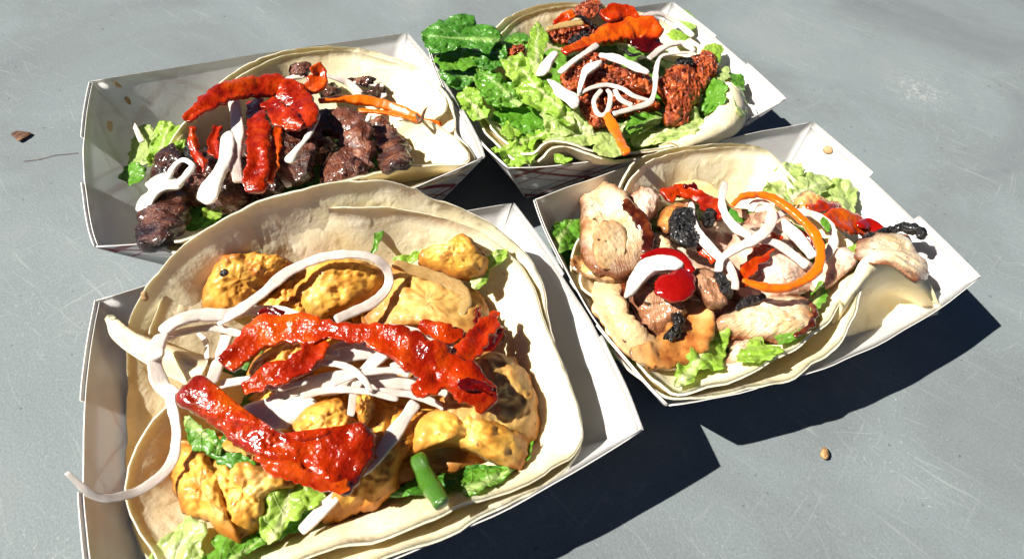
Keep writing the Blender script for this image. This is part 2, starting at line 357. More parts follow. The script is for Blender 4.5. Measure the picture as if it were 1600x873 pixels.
tortilla('outer tortilla under the lettuce heap, lower of the two front edges', [
    (bowl('D', [(735, 115, 3.4), (765, 60, 4.2), (787, 32, 4.5), (830, 11, 4.7), (880, 4, 4.7), (950, 8, 4.6), (1020, 26, 4.2), (1082, 64, 3.6), (1125, 105, 3.6), (1148, 135, 4.0), (1167, 168, 4.1), (1162, 196, 4.0), (1125, 221, 4.0), (1062, 236, 4.1), (1000, 248, 4.2), (955, 252, 4.3), (915, 243, 4.5), (882, 228, 4.7), (857, 230, 4.7), (838, 252, 4.2), (800, 250, 3.7), (765, 215, 3.6), (742, 182, 3.4), (730, 150, 3.2)], .35, seed=9), True)])
tortilla('inner tortilla around the shredded lettuce, wavy front edge curling up at left', [
    (bowl('D', [(748, 120, 3.6), (775, 66, 4.2), (797, 38, 4.5), (836, 18, 4.7), (882, 10, 4.8), (950, 14, 4.6), (1015, 32, 4.2), (1072, 70, 3.8), (1112, 108, 3.7), (1136, 132, 4.3), (1155, 160, 4.3), (1153, 186, 4.2), (1118, 210, 4.2), (1060, 228, 4.2), (1000, 241, 4.3), (955, 242, 4.5), (915, 231, 4.8), (882, 219, 5.0), (855, 222, 4.9), (834, 240, 4.5), (805, 232, 3.8), (772, 205, 3.8), (752, 178, 3.6), (742, 150, 3.4)], .75, seed=10), True),
    (loft([[(1124, 150, 3.6), (1112, 172, 3.6), (1098, 192, 3.7), (1072, 214, 3.9), (1030, 230, 4.1)],
           [(1137, 131, 4.9), (1132, 152, 4.9), (1120, 178, 4.8), (1096, 206, 4.6), (1050, 226, 4.4)],
           [(1150, 142, 4.8), (1153, 166, 4.8), (1144, 190, 4.7), (1116, 212, 4.5), (1062, 232, 4.3)],
           [(1158, 158, 4.2), (1165, 178, 4.1), (1154, 204, 4.0), (1120, 222, 3.9), (1070, 238, 3.9)]], nu=40, nv=20, seed=11), False)])
# ---------------------------------------------------------------- food materials
def food(name, stops, scale=60, detail=4, rough=.4, coat=0., sss=.3, rad=(1, .5, .25), ssc=.003, bumps=((250, .6),), bst=.5, bd=.001, edge=None, spots=None, dist=0., co=None, mapv=None, lo=.3, hi=.7, spec=.4, second=None, roughvar=None, transl=0., fiber=0., hcol=None):
    m = M(name)
    n = len(stops); st = [(lo + (hi - lo) * i / max(1, n - 1), c) for i, c in enumerate(stops)]
    cc = m.coord('UV') if co == 'UV' else None
    col = m.ramp(m.noise(scale, detail, .62, co=cc, dist=dist, map=mapv), st)
    if second:
        c2, sc2, a, b, amt = second; col = m.mix(m.ramp(m.noise(sc2, 3, .6, dist=.8), [(a, 0.0), (b, amt)]), col, lin(c2))
    if edge:
        c2, a, b, amt = edge; wob = m.math('ADD', m.attr('s'), m.math('MULTIPLY', m.math('SUBTRACT', m.noise(170, 3, .6), .5), .5))
        col = m.mix(m.ramp(wob, [(a, 0.0), (b, amt)]), col, lin(c2))
    if hcol: c2, a, b, amt = hcol; col = m.mix(m.ramp(m.math('ADD', m.attr('h'), m.math('MULTIPLY', m.math('SUBTRACT', m.noise(240, 3, .6), .5), .5)), [(a, 0.0), (b, amt)]), col, lin(c2))
    for (c2, sc2, a, b, amt) in (spots or []):
        col = m.mix(m.ramp(m.noise(sc2, 1, .4), [(a, 0.0), (b, amt)]), col, lin(c2))
    h = None
    for sc2, wgt in bumps:
        x = m.math('MULTIPLY', m.noise(sc2, 3, .6, co=cc, map=mapv), wgt); h = x if h is None else m.math('ADD', h, x)
    if fiber: h = m.math('ADD', h, m.math('MULTIPLY', m.noise(9, 4, .65, co=m.coord('UV'), map=(.22, 1.6, 1), dist=.4), fiber))
    m.set(Base__Color=col, Roughness=rough, Coat__Weight=coat, Coat__Roughness=.12, Subsurface__Weight=sss, Subsurface__Radius=rad, Subsurface__Scale=ssc, Specular__IOR__Level=spec, Normal=m.bump(h, bst, bd))
    if roughvar: m.set(Roughness=m.ramp(m.noise(roughvar[0], 2, .5), [(.4, roughvar[1]), (.6, roughvar[2])]))
    if transl:
        tr = m.n('BsdfTranslucent', Color=col); mx = m.n('MixShader', i0=transl, i1=m.b.outputs[0], i2=tr.outputs[0]); m.t.links.new(mx.outputs[0], m.out.inputs['Surface'])
    MT[name] = m.m
food('fried_tofu', ['#b8731e', '#dd9e3a', '#ecb850', '#f4d480'], 80, 4, .5, .15, .3, (1, .6, .25), .0025, ((220, .8), (700, .25)), .55, .0008, edge=('#9c5214', .6, 1.0, .85), second=('#a8601e', 60, .58, .74, .5), hcol=('#a4601c', .62, .95, .75), spots=[('#5a3010', 300, .72, .78, .8)], lo=.28, hi=.66)
food('pale_tofu', ['#c48c3e', '#dcb062', '#ebcb88'], 90, 4, .5, .15, .3, (1, .6, .25), .0025, ((220, .8), (700, .25)), .55, .0008, edge=('#985416', .55, .96, .85), second=('#a8682a', 60, .6, .74, .4), hcol=('#a4601c', .62, .95, .7), spots=[('#5a3010', 320, .7, .76, .8)])
food('grilled_beef', ['#100503', '#280f08', '#442012', '#6c3c28', '#9c6c4e'], 110, 5, .28, .7, .12, (1, .4, .3), .0015, ((330, 1.), (1100, .5)), 1.0, .0014, edge=('#1a0c0a', .6, .98, .8), second=('#8a4818', 40, .55, .7, .5), fiber=1.0, roughvar=(300, .15, .45), lo=.28, hi=.7)
food('pink_beef', ['#30110a', '#582a1c', '#7c4a36', '#a4745c'], 40, 5, .3, .6, .2, (1, .4, .3), .002, ((30, 1.), (90, .5)), .9, .0014, co='UV', mapv=(.05, .5, 1), edge=('#2a120c', .7, 1.0, .8), roughvar=(300, .18, .45))
food('pale_chicken', ['#c99a68', '#dfbc8e', '#ecd5b0'], 70, 5, .34, .35, .25, (1, .55, .35), .002, ((150, .8), (600, .45)), .7, .0012, edge=('#c08a50', .8, 1.05, .7), spots=[('#3a1a0c', 420, .68, .73, .9)])
food('grilled_chicken', ['#cf9a62', '#ebcb9c', '#f4e0bc', '#f8ebd2'], 75, 5, .32, .45, .25, (1, .55, .35), .002, ((150, .9), (600, .45)), .8, .0013, edge=('#7e3e16', .58, .96, .95), second=('#b87438', 45, .6, .74, .6), hcol=('#a0622c', .66, .98, .75), fiber=1.2, spots=[('#3a1a0c', 420, .70, .75, .9), ('#7a3a18', 200, .72, .80, .6)])
food('pink_chicken', ['#c88c70', '#e6bda2', '#f1d8c2', '#f7e8d8'], 80, 5, .32, .4, .25, (1, .5, .35), .002, ((150, .9), (600, .45)), .8, .0013, second=('#a05830', 45, .6, .74, .55), hcol=('#9a5026', .66, .98, .75), fiber=1.2, edge=('#a06038', .7, 1.05, .7), spots=[('#3a1a0c', 400, .71, .76, .9)])
food('caramel_chicken', ['#8e4a1c', '#c98844', '#e2b070', '#eecb98'], 60, 4, .22, .7, .35, (1, .5, .25), .004, ((130, .7), (600, .4)), .5, .001, edge=('#431608', .6, 1.02, .85), spots=[('#1c0a06', 300, .68, .74, .9)])
food('meat_glaze', ['#1c0603', '#46160a', '#7a3a1a', '#a86030'], 120, 4, .16, .8, .15, (1, .4, .2), .0015, ((200, 1.), (600, .4)), .8, .001)
food('dark_chicken', ['#5e2c1c', '#96603c', '#b98460', '#d0a480'], 80, 5, .28, .6, .2, (1, .5, .35), .002, ((150, .9), (600, .45)), .8, .0013, edge=('#3c140a', .66, 1.0, .8), spots=[('#1c0a06', 330, .68, .73, .9)], fiber=1.2)
food('char', ['#050505', '#0e0c0c', '#1c1614'], 200, 3, .3, .4, 0, bumps=((500, 1.), (1200, .6)), bst=1.0, bd=.0016, spec=.5)
food('crumbled_sausage', ['#4a1404', '#84300c', '#b4521a', '#cc6f2c'], 200, 5, .34, .5, .15, (1, .4, .2), .002, ((520, 1.), (1300, .5)), 1.0, .0014, spots=[('#2a0a04', 130, .66, .74, .7)], roughvar=(400, .2, .5))
food('red_pepper', ['#640900', '#921a00', '#b23000', '#cc5806'], 75, 4, .2, .5, .3, (1, .3, .05), .0018, ((190, .8), (560, .5)), 1.0, .0012, edge=('#5a0300', .75, 1.05, .6), second=('#c45006', 60, .55, .72, .6), roughvar=(300, .1, .24), spec=.35)
food('orange_pepper', ['#962002', '#bc4404', '#d46808'], 80, 3, .2, .5, .3, (1, .35, .06), .0018, ((170, 1.), (420, .35)), .9, .0012, edge=('#b01804', .6, 1.0, .7), roughvar=(500, .08, .3))
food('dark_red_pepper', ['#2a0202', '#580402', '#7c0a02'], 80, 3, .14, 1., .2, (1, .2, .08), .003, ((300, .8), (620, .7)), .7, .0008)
food('carrot', ['#de5c04', '#ea6c08', '#f27e10'], 60, 3, .3, .5, .35, (1, .4, .1), .004, ((30, .5),), .15, .0006, co='UV', mapv=(.2, 4, 1))
food('radish', ['#dccbbd', '#ece0d5', '#f6eee6'], 30, 4, .2, .35, .35, (1, .8, .72), .002, ((14, .7), (40, .5)), .45, .0008, co='UV', mapv=(.12, 3, 1), second=('#ecc9bd', 25, .5, .75, .5), transl=.12)
for _n in ('radish',):
    MT[_n].node_tree.nodes['Principled BSDF'].inputs['Transmission Weight'].default_value = .0; MT[_n].node_tree.nodes['Principled BSDF'].inputs['IOR'].default_value = 1.34
food('cooked_onion', ['#a88048', '#cda96c', '#dcc08c'], 50, 3, .25, .6, .5, (1, .6, .3), .005, ((20, .7),), .3, .0008, co='UV', mapv=(.12, 3, 1), transl=.25)
food('cream', ['#e8e2d6', '#efeae0'], 30, 2, .2, .4, .25, (1, .9, .75), .0015, ((120, .5),), .12, .001)
food('hot_sauce', ['#7a0400', '#920a00', '#a61400'], 40, 2, .06, 1., .3, (1, .2, .05), .005, ((120, .5),), .12, .001, spec=.7)
food('orange_stain', ['#c79a66', '#d9b88c'], 60, 2, .4, .2, .2)
food('sauce_film', ['#e8b070', '#ecc08a', '#f0cfa2'], 90, 3, .25, .4, .3)
food('brown_crumb', ['#7a5432', '#a98456', '#c4a67a'], 300, 3, .6, 0, .1, bumps=((500, 1.),), bst=.8)
food('dry_leaf', ['#2e1a12', '#5c3a26', '#8a6a4c'], 300, 3, .7, 0, 0)
food('scallion', ['#254f0e', '#3d7016', '#6a9638'], 30, 4, .2, .8, .3, (.4, 1, .2), .003, ((25, 1.),), .5, .0008, co='UV', mapv=(.3, 9, 1))
def leafmat(name, a, b, pale, dark, tr=.4):
    m = M(name); n1 = m.noise(60, 4, .6)
    col = m.ramp(n1, [(.3, a), (.7, b)])
    col = m.mix(m.ramp(m.attr('rib'), [(.0, 0.0), (.9, 1.0)]), col, lin(pale))
    col = m.mix(m.ramp(m.attr('vein'), [(.35, 0.0), (1.0, .45)]), col, lin(pale))
    cell = m.n('TexVoronoi', Vector=m.coord(), Scale=260.0, _feature='DISTANCE_TO_EDGE').outputs['Distance']
    col = m.mix(m.ramp(cell, [(.0, .16), (.10, 0.0)]), col, lin(pale))
    col = m.mix(m.ramp(m.noise(120, 3, .6), [(.55, 0.0), (.8, .4)]), col, lin(dark))
    h = m.math('ADD', m.math('MULTIPLY', m.noise(210, 4, .6), .8), m.math('MULTIPLY', m.ramp(cell, [(.0, 0.0), (.3, 1.0)]), .5)); h = m.math('ADD', h, m.math('MULTIPLY', m.attr('vein'), -.6))
    m.set(Base__Color=col, Roughness=m.ramp(m.noise(90, 2, .5), [(.4, .22), (.6, .42)]), Specular__IOR__Level=.5, Coat__Weight=.3, Coat__Roughness=.2, Normal=m.bump(h, .7, .001))
    t = m.n('BsdfTranslucent', Color=m.mix(.3, col, lin('#d8f060'))); mx = m.n('MixShader', i0=tr, i1=m.b.outputs[0], i2=t.outputs[0]); m.t.links.new(mx.outputs[0], m.out.inputs['Surface'])
    MT[name] = m.m
leafmat('light_lettuce', '#8fc02e', '#b9d95c', '#e6edb0', '#6fa41e', .42)
leafmat('pale_lettuce', '#bcd672', '#d6e3a0', '#eef0cc', '#9cc04a', .45)
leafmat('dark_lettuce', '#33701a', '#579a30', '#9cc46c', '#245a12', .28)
leafmat('mid_lettuce', '#55971c', '#7ab53a', '#c0d888', '#39780f', .38)

# ---------------------------------------------------------------- food builders
from mathutils.bvhtree import BVHTree
dg = bpy.context.evaluated_depsgraph_get()
def bvh_of(objs):
    V = []; F = []
    for o in objs:
        n = len(V); o_ = Vector(o['_o']); V += [o_ + v.co for v in o.data.vertices]; F += [[n + i for i in p.vertices] for p in o.data.polygons]
    return BVHTree.FromPolygons(V, F)
_torts = [o for o in scene.objects if o.name.startswith('tortilla')]; BV = {}; BW = {}
for i, k in enumerate(['B', 'A', 'C', 'D']): BV[k] = bvh_of(_torts[2 * i:2 * i + 2])
_trays = [o for o in scene.objects if o.name.startswith('paper_tray')]
for k, t in zip('BACD', _trays): BW[k] = bvh_of([c for c in scene.objects if c.parent == t])
_gc = {}
def hitz(bv, px, py):
    d = Vector(ray(px, py)).normalized(); o = Vector((0, 0, HCAM * .01))
    h = bv.ray_cast(o, d); return None if h[0] is None else np.array(h[0]) * 100
def surfz(k, px, py):
    key = (k, round(px), round(py))
    if key not in _gc:
        p = G(k, px, py, 0); z = p[2]
        h = hitz(BV[k], px, py)
        if h is not None and h[2] > z - .25: z = h[2] + .25
        h = hitz(BW[k], px, py)
        if h is not None and h[2] > z: z = h[2] + .15
        _gc[key] = z
    return _gc[key]
def parse(s):
    out = []
    for t in s.split():
        q = [float(x) for x in t.split(',')]; out.append(q if len(q) == 3 else q + [None])
    return out
def zs_of(k, pts, off, smooth=2, closed=False):
    z = []
    for x, y, o in pts:
        if o is not None and o >= 3: z.append(o)
        else: z.append(surfz(k, x, y) + off + (o or 0))
    z = np.array(z)
    for _ in range(smooth):
        if closed: z = .5 * z + .25 * (np.roll(z, 1) + np.roll(z, -1))
        elif len(z) > 2: z[1:-1] = .5 * z[1:-1] + .25 * (z[:-2] + z[2:])
    return z
TOCAM = lambda p: nrm(CAM - p)
SEED = [0]
def chunk(name, label, cat, k, outline, off, th, mat, amp=.1, freq=1.6, ridge=0., group=None, parent=None, n=88, rings=22, rag=.05, pw=2.6, dome=0.0, attrs_extra=None, zz=None, ruf=0., vein=None, crease=None, facet=0., grow=1.0, acr=1):
    SEED[0] += 1; sd = SEED[0] * 13.7
    pts = parse(outline) if isinstance(outline, str) else outline
    zz = zs_of(k, pts, off, 3, True) if zz is None else zz
    O = catmull([U(x, y, z) for (x, y, _), z in zip(pts, zz)], n, True)
    C = O.mean(0); nn = nrm(TOCAM(C) * .6 + np.array([0, 0, .4]))
    if dome: C = C + nn * dome
    O = C + (O - C) * grow
    # ragged outline, in the plane facing up and to the camera
    r = O - C; O = O + nrm(r) * (fbm(O * 2.4 + sd, 4)[:, None] * rag + fbm(O * 6 + sd, 3)[:, None] * rag * .5)
    s = np.linspace(0, 1, rings) ** .8
    Os = O.copy()
    for _ in range(14): Os = .5 * Os + .25 * (np.roll(Os, 1, 0) + np.roll(Os, -1, 0))
    base = C + (Os[:, None] - C) * s[None, :, None] + (O - Os)[:, None] * (s[None, :, None] ** 7)
    prof = (1 - s ** pw) ** (1 / 2.2)
    top = base + nn * (prof * th * .5)[None, :, None]; bot = base - nn * (prof * th * .5)[None, :, None]
    def bumpy(P, sign):
        d = fbm(P * freq + sd, 4) * amp + fbm(P * freq * 4.5 + sd, 2) * amp * .18
        if ridge: d = d + ridged(P * freq * 1.7 + sd, 3) * ridge
        if facet and sign > 0:
            rs = np.random.RandomState(int(sd * 10) % 99991); e1 = nrm(O[0] - C); e2 = np.cross(nn, e1); rad_ = np.linalg.norm(O - C, axis=1).mean()
            for _ in range(5):
                q = rs.rand() * 6.283; e = e1 * math.cos(q) + e2 * math.sin(q); d = d - facet * np.maximum(0, (P - C) @ e - rad_ * (.05 + .5 * rs.rand()))
            for _ in range(2 * acr):
                q = rs.rand() * 6.283; e = e1 * math.cos(q) + e2 * math.sin(q); x = (P - C) @ e - rad_ * (rs.rand() - .5) + fbm(P * 1.5 + sd, 3) * .12
                d = d - .05 * np.exp(-(x / .04) ** 2) * (vnoise(P * .9 + sd + 9) > -.1)
        if crease:
            for (x0, y0, x1, y1, w_, dep) in crease:
                a = U(x0, y0, C[2]); b = U(x1, y1, C[2]); ab = b - a; L = np.linalg.norm(ab); q = P - a - nn * ((P - a) @ nn)[..., None]
                t = np.clip((q @ ab) / (L * L), 0, 1); q2 = q - ab * t[..., None]; dd = np.linalg.norm(q2, axis=-1) + fbm(P * 3 + sd, 2) * .05
                d = d - dep * np.exp(-(dd / w_) ** 2)
        if ruf: d = d + (.8 * fbm(P * 1.1 + sd, 3) * (.35 + .65 * s[None, :]) + .9 * np.abs(vnoise(P * 1.7 + sd)) - .3 + .55 * fbm(P * 3.2 + sd, 2) * s[None, :] ** 2) * ruf * 1.25
        return d * sign
    if ruf:   # thin leaf: both skins move together, so keep it a sheet with real thickness
        d = bumpy(base, 1); mid = base + nn * d[..., None]
        if vein: pass
        N = gridnormals(mid, True); N = N * np.sign((N @ nn).mean())
        tt = th * (.35 + .65 * prof)[None, :, None] * .5
        top, bot = mid + N * tt, mid - N * tt
    else:
        dt = bumpy(top, 1); hh = np.clip((dt - dt.mean()) / (dt.std() + 1e-6) * .25 + .5, 0, 1).ravel(); top = top + nn * dt[..., None]; bot = bot + nn * bumpy(bot, -1)[..., None]
        lat = fbm(top * freq * 1.3 + sd + 50, 3) * amp * .35 * s[None, :]; side = nrm(O - C)
        top = top + side[:, None] * lat[..., None] * s[None, :, None]
        bot[:, -1] = top[:, -1] * .5 + bot[:, -1] * .5; top[:, -1] = bot[:, -1]
    V = np.vstack([top.reshape(-1, 3), bot.reshape(-1, 3)]); N_ = n * rings
    sgn = nrm(np.cross(O[n // 4] - C, O[n // 2] - C)) @ nn > 0
    F = gridfaces(n, rings, True, 0, not sgn); F = F + gridfaces(n, rings, True, N_, sgn)
    for i in range(n):
        a, b = i * rings + rings - 1, ((i + 1) % n) * rings + rings - 1
        f = (a, b, b + N_, a + N_); F.append(f if sgn else f[::-1])
    sv = np.tile(s, n); at = {'s': np.concatenate([sv, sv])}
    if not ruf: at['h'] = np.concatenate([hh, hh * 0 + .5])
    # uv in cm along the longest direction
    Q = O - O.mean(0); w_, ev = np.linalg.eigh(Q.T @ Q); e1, e2 = ev[:, 2], ev[:, 1]
    uv = np.stack([(V - C) @ e1, (V - C) @ e2], 1)
    if vein is not None:
        P = base.reshape(-1, 3); x0, y0, x1, y1 = vein
        a = U(x0, y0, C[2]); b = U(x1, y1, C[2]); ab = b - a; L = np.linalg.norm(ab); e = ab / L; f = nrm(np.cross(nn, e))
        t = (P - a) @ e; dd = np.abs((P - a) @ f + fbm(P * .8 + sd, 2) * .12); rw = .16 * np.clip(1 - t / (L * 1.1), .15, 1)
        rib = np.exp(-(dd / rw) ** 2); side_v = np.abs(((t * 1.0 - dd * 1.1) * 1.3 + fbm(P * 1.5 + sd, 2) * .25) % 1 - .5) * 2
        ve = np.clip((side_v - .86) / .14, 0, 1) * np.clip(1.3 - dd / (L * .6), 0, 1)
        at['rib'] = np.concatenate([rib, rib]); at['vein'] = np.concatenate([ve, ve])
    elif ruf:
        P = base.reshape(-1, 3); ve = np.clip((1 - np.abs(fbm(P * 1.2 + sd, 2)) * 9), 0, 1); at['vein'] = np.concatenate([ve, ve]); at['rib'] = np.zeros(len(V))
    o = make(name, V, F, MT[mat], parent, at, uv)
    if parent is None: tag(o, label, cat, group)
    elif label: o['label'] = label
    return o
def leaf(label, k, outline, off, mat='light_lettuce', ruf=.22, vein=None, th=.045, group=None, rag=.15, **kw):
    return chunk('lettuce_leaf', label, 'lettuce', k, outline, off, th, mat, amp=.0, group=group or 'lettuce leaves in the tacos', ruf=ruf, vein=vein, rag=rag, n=110, rings=28, **kw)
def strip(name, label, cat, k, pts, wpx, off, mat, thr=.6, amp=.03, freq=2., ridge=0., sq=2.4, group=None, parent=None, zfix=None, jag=0., seg=None, M_=16, taper=1.0, twist=0., smooth=2, endp=.06, pinch=0., wmul=1.0, capl=1.0, wn=.06, fold=0., wave=.0):
    SEED[0] += 1; sd = SEED[0] * 11.3
    P_ = parse(pts) if isinstance(pts, str) else pts
    z = zs_of(k, P_, off, smooth) if zfix is None else np.full(len(P_), zfix)
    W3 = np.array([U(x, y, zz) for (x, y, _), zz in zip(P_, z)])
    wl = list(wpx) if np.ndim(wpx) else [wpx] * len(P_)
    wcm = np.array([w_ * depth(p) / FPX for w_, p in zip(wl, W3)]) * wmul
    L = np.linalg.norm(np.diff(W3, axis=0), axis=1).sum(); seg = seg or int(min(140, max(24, L * 14)))
    S = catmull(np.column_stack([W3, wcm]), seg); C, w_ = S[:, :3], np.clip(S[:, 3], .03, None)
    w_ = w_ * (1 + wn * 2 * fbm(C * 1.7 + sd + 5, 3)); C = C + TOCAM(C) * (fbm(C * 1.1 + sd, 2) * wave)[:, None]
    t = np.linspace(0, 1, seg); e = endp * seg
    i = np.arange(seg); r = np.minimum(np.clip((i + .35) / max(w_[0] * .5 * capl / (L / seg), 1), 0, 1), np.clip((seg - 1 - i + .35) / max(w_[-1] * .5 * capl / (L / seg), 1), 0, 1))
    cap = np.sqrt(1 - (1 - r) ** 2) * taper + (1 - taper)
    T = nrm(np.gradient(C, axis=0)); N = nrm(TOCAM(C) * .35 + np.array([-.12, 0, .6])); B = nrm(np.cross(N, T)); N = nrm(np.cross(T, B))
    a = np.linspace(0, 2 * math.pi, M_, endpoint=False)
    ca, sa = np.cos(a), np.sin(a); ex = 2 / sq
    cx_, cy_ = np.sign(ca) * np.abs(ca) ** ex, np.sign(sa) * np.abs(sa) ** ex
    tw = twist * np.sin(t * 5 + sd)
    Bt = B * np.cos(tw)[:, None] + N * np.sin(tw)[:, None]; Nt = N * np.cos(tw)[:, None] - B * np.sin(tw)[:, None]
    R = (w_ * .5 * cap)
    P = C[:, None] + Bt[:, None] * (R[:, None] * cx_[None])[..., None] + Nt[:, None] * (R[:, None] * thr * cy_[None])[..., None]
    if jag:
        for sg in (1, -1):
            e_ = (fbm(C * 3.2 + sd + 31 * sg, 4) * jag)[:, None] * (np.clip(sg * cx_, 0, 1) ** 2)[None]; P = P + Bt[:, None] * (sg * e_ * np.clip(R / (R.max() * .5), 0, 1)[:, None])[..., None]
    nn = nrm(P - C[:, None])
    d = fbm(P * freq + sd, 4) * amp + fbm(P * 8 + sd, 2) * amp * .2
    if ridge: d = d + ridged(P * freq * 1.8 + sd, 3) * ridge
    hh = np.clip((d - d.mean()) / (d.std() + 1e-6) * .25 + .5, 0, 1).ravel()
    d = d * np.clip(R / (R.max() * .5), 0, 1)[:, None]
    if fold:
        ph = fbm(C * .8 + sd, 2)[:, None] * 2.5
        P = P + Nt[:, None] * (fold * np.sin(cx_[None] * 3.6 + ph) * np.clip(R / R.max(), 0, 1)[:, None] + fold * .6 * np.abs(cx_[None]) ** 3)[..., None]
    if pinch: d = d - pinch * np.exp(-((cx_ / .25) ** 2))[None, :] * (cy_ > 0)[None, :] * (.6 + .4 * fbm(C * 1.5 + sd, 2))[:, None]
    P = P + nn * d[..., None]
    V = P.reshape(-1, 3); F = []
    for i_ in range(seg - 1):
        for j in range(M_):
            q = (i_ * M_ + j, i_ * M_ + (j + 1) % M_, (i_ + 1) * M_ + (j + 1) % M_, (i_ + 1) * M_ + j); F.append(q[::-1])
    nV = len(V); V = np.vstack([V, C[0] - T[0] * .01, C[-1] + T[-1] * .01])
    for j in range(M_):
        F.append((j, (j + 1) % M_, nV)); F.append(((seg - 1) * M_ + (j + 1) % M_, (seg - 1) * M_ + j, nV + 1))
    LL = np.concatenate([[0], np.cumsum(np.linalg.norm(np.diff(C, axis=0), axis=1))])
    uv = np.array([(LL[i_], a[j] * .15) for i_ in range(seg) for j in range(M_)] + [(0, 0), (LL[-1], 0)])
    s = np.tile(np.abs(cx_), seg); endd = np.repeat(np.clip(np.abs(2 * t - 1) ** 12, 0, 1), M_); s = np.concatenate([np.maximum(s * .85, endd), [1, 1]])
    o = make(name, V, F, MT[mat], parent, {'s': s, 'h': np.concatenate([hh, [.5, .5]])}, uv)
    if parent is None: tag(o, label, cat, group)
    elif label: o['label'] = label
    return o
def ribbon(name, label, cat, k, pts, w_, off, mat, group, thr=.34, **kw): return strip(name, label, cat, k, pts, w_, off, mat, thr=thr, amp=.085, ridge=.0, freq=2.9, sq=3.6, M_=48, group=group, wn=.05, jag=.22, wave=.1, fold=kw.pop('fold', .08), capl=.5, **kw)
RG = 'pale radish strips on the tacos'
def rad(label, k, pts, w_, off, mat='radish', thr=.34, **kw):
    kw.setdefault('amp', .02); kw.setdefault('capl', .25); kw.setdefault('wn', .09); kw.setdefault('wave', .06); kw.setdefault('twist', .3); kw.setdefault('wmul', .8); return strip('radish_strip', label, 'radish', k, pts, w_, off, mat, thr=thr, sq=kw.pop('sq', 4.5), group=RG, **kw)
def pep(label, k, pts, w_, off, mat='red_pepper', thr=.3, **kw):
    kw.setdefault('amp', .055); kw.setdefault('ridge', .0); kw.setdefault('freq', 2.3); kw.setdefault('wn', .06); kw.setdefault('fold', .05); kw.setdefault('capl', .3); kw.setdefault('wmul', 1.06); kw.setdefault('sq', 3.6); kw.setdefault('jag', .12); kw.setdefault('wave', .05)
    return strip('pepper_strip', label if 'parent' not in kw else None, 'pepper', k, pts, w_, off, mat, thr=thr, M_=40, group=None if 'parent' in kw else 'glossy red pepper strips on the tacos', **kw)
def car(label, k, pts, w_, off, **kw): return strip('carrot_strip', label, 'carrot', k, pts, w_, off, 'carrot', thr=kw.pop('thr', .5), amp=.03, freq=4, sq=4, capl=.2, twist=.4, wn=.1, group='raw carrot strips on the tacos', **kw)
def cream(label, k, pts, w_, off, **kw): return strip('cream_drizzle', label, 'cream sauce', k, pts, w_, off, 'cream', thr=kw.pop('thr', .45), amp=.03, freq=1.3, sq=2.0, wn=.13, capl=1.0, group='white cream drizzles', **kw)
def tofu(label, k, o, off=0, th=1.5, mat='fried_tofu', **kw): return chunk('fried_tofu', label, 'tofu', k, o, off, th, mat, amp=kw.pop('amp', .11), freq=2.1, ridge=.04, group='fried tofu pieces in the front taco', rag=.1, facet=.16, pw=3.4, grow=1.12, **kw)
def beef(label, k, o, off=0, th=1.3, mat='grilled_beef', **kw): return chunk('beef_chunk', label, 'beef', k, o, off, th, mat, amp=kw.pop('amp', .16), freq=1.5, ridge=.03, group='grilled beef chunks', rag=.14, facet=.5, pw=4, grow=1.06, acr=0, **kw)
def chick(label, k, o, off=0, th=1.2, mat='grilled_chicken', **kw): return chunk('chicken_piece', label, 'chicken', k, o, off, th, mat, amp=kw.pop('amp', .13), freq=1.6, ridge=.03, group='grilled chicken pieces', rag=.1, facet=kw.pop('facet', .42), pw=6, grow=1.05, **kw)
def saus(label, k, o, off=0, th=1.2, **kw): return chunk('sausage_crumble', label, 'sausage', k, o, off, th, 'crumbled_sausage', amp=.16, freq=2.6, ridge=.1, group='crumbled red sausage pieces', rag=.16, n=130, rings=34, **kw)
def blob(label, k, o, off, th=.5): return chunk('cream_drizzle', label, 'cream sauce', k, o, off, th, 'cream', amp=.05, freq=1.6, group='white cream drizzles', rag=.05, pw=2.0)
# ================================================================ front taco: fried tofu
k = 'B'
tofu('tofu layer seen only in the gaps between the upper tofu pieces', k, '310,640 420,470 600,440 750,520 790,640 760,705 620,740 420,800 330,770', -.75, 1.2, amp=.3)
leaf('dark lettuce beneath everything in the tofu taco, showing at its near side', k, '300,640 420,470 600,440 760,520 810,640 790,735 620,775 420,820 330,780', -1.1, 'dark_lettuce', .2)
tofu('golden fried tofu piece with a black speck, furthest back on the left', k, '320,472 330,438 346,412 375,404 402,402 428,410 432,440 415,462 385,485 345,490', .0, 1.5, crease=[(390, 410, 380, 460, .12, .15)])
tofu('small curled flap of tofu beside the black-specked piece', k, '385,415 400,401 430,400 456,412 444,428 420,434 398,430', .35, .7)
tofu('smooth golden tofu wedge beneath the big white radish loop', k, '400,482 430,455 466,438 478,462 474,500 430,506', .05, 1.1)
tofu('plump tofu piece framed by the big white radish loop', k, '465,484 464,450 474,424 492,410 522,406 562,412 592,426 594,448 570,470 535,482 500,492', .2, 1.5, crease=[(505, 410, 515, 440, .1, .2), (515, 440, 590, 440, .08, .12), (495, 485, 515, 452, .07, .12)])
tofu('wide tofu slab at the back right under the cooked onion', k, '578,500 582,455 612,425 670,432 722,450 752,472 757,505 738,532 700,522 650,508 612,512', .0, 1.5, 'pale_tofu', crease=[(640, 450, 665, 500, .1, .2), (700, 450, 690, 510, .08, .15)])
tofu('crisp round tofu nugget at the top right, brown on its right side', k, '656,404 668,388 698,382 718,368 740,380 757,402 750,425 722,432 690,425 666,416', .35, 1.4)
strip('onion_strip', 'translucent brown cooked onion strip below the crisp tofu nugget', 'onion', k, '613,412 655,424 700,440 724,466 722,492', [14, 22, 28, 30, 12], .55, 'cooked_onion', thr=.3, amp=.04, sq=2.6, taper=.8)
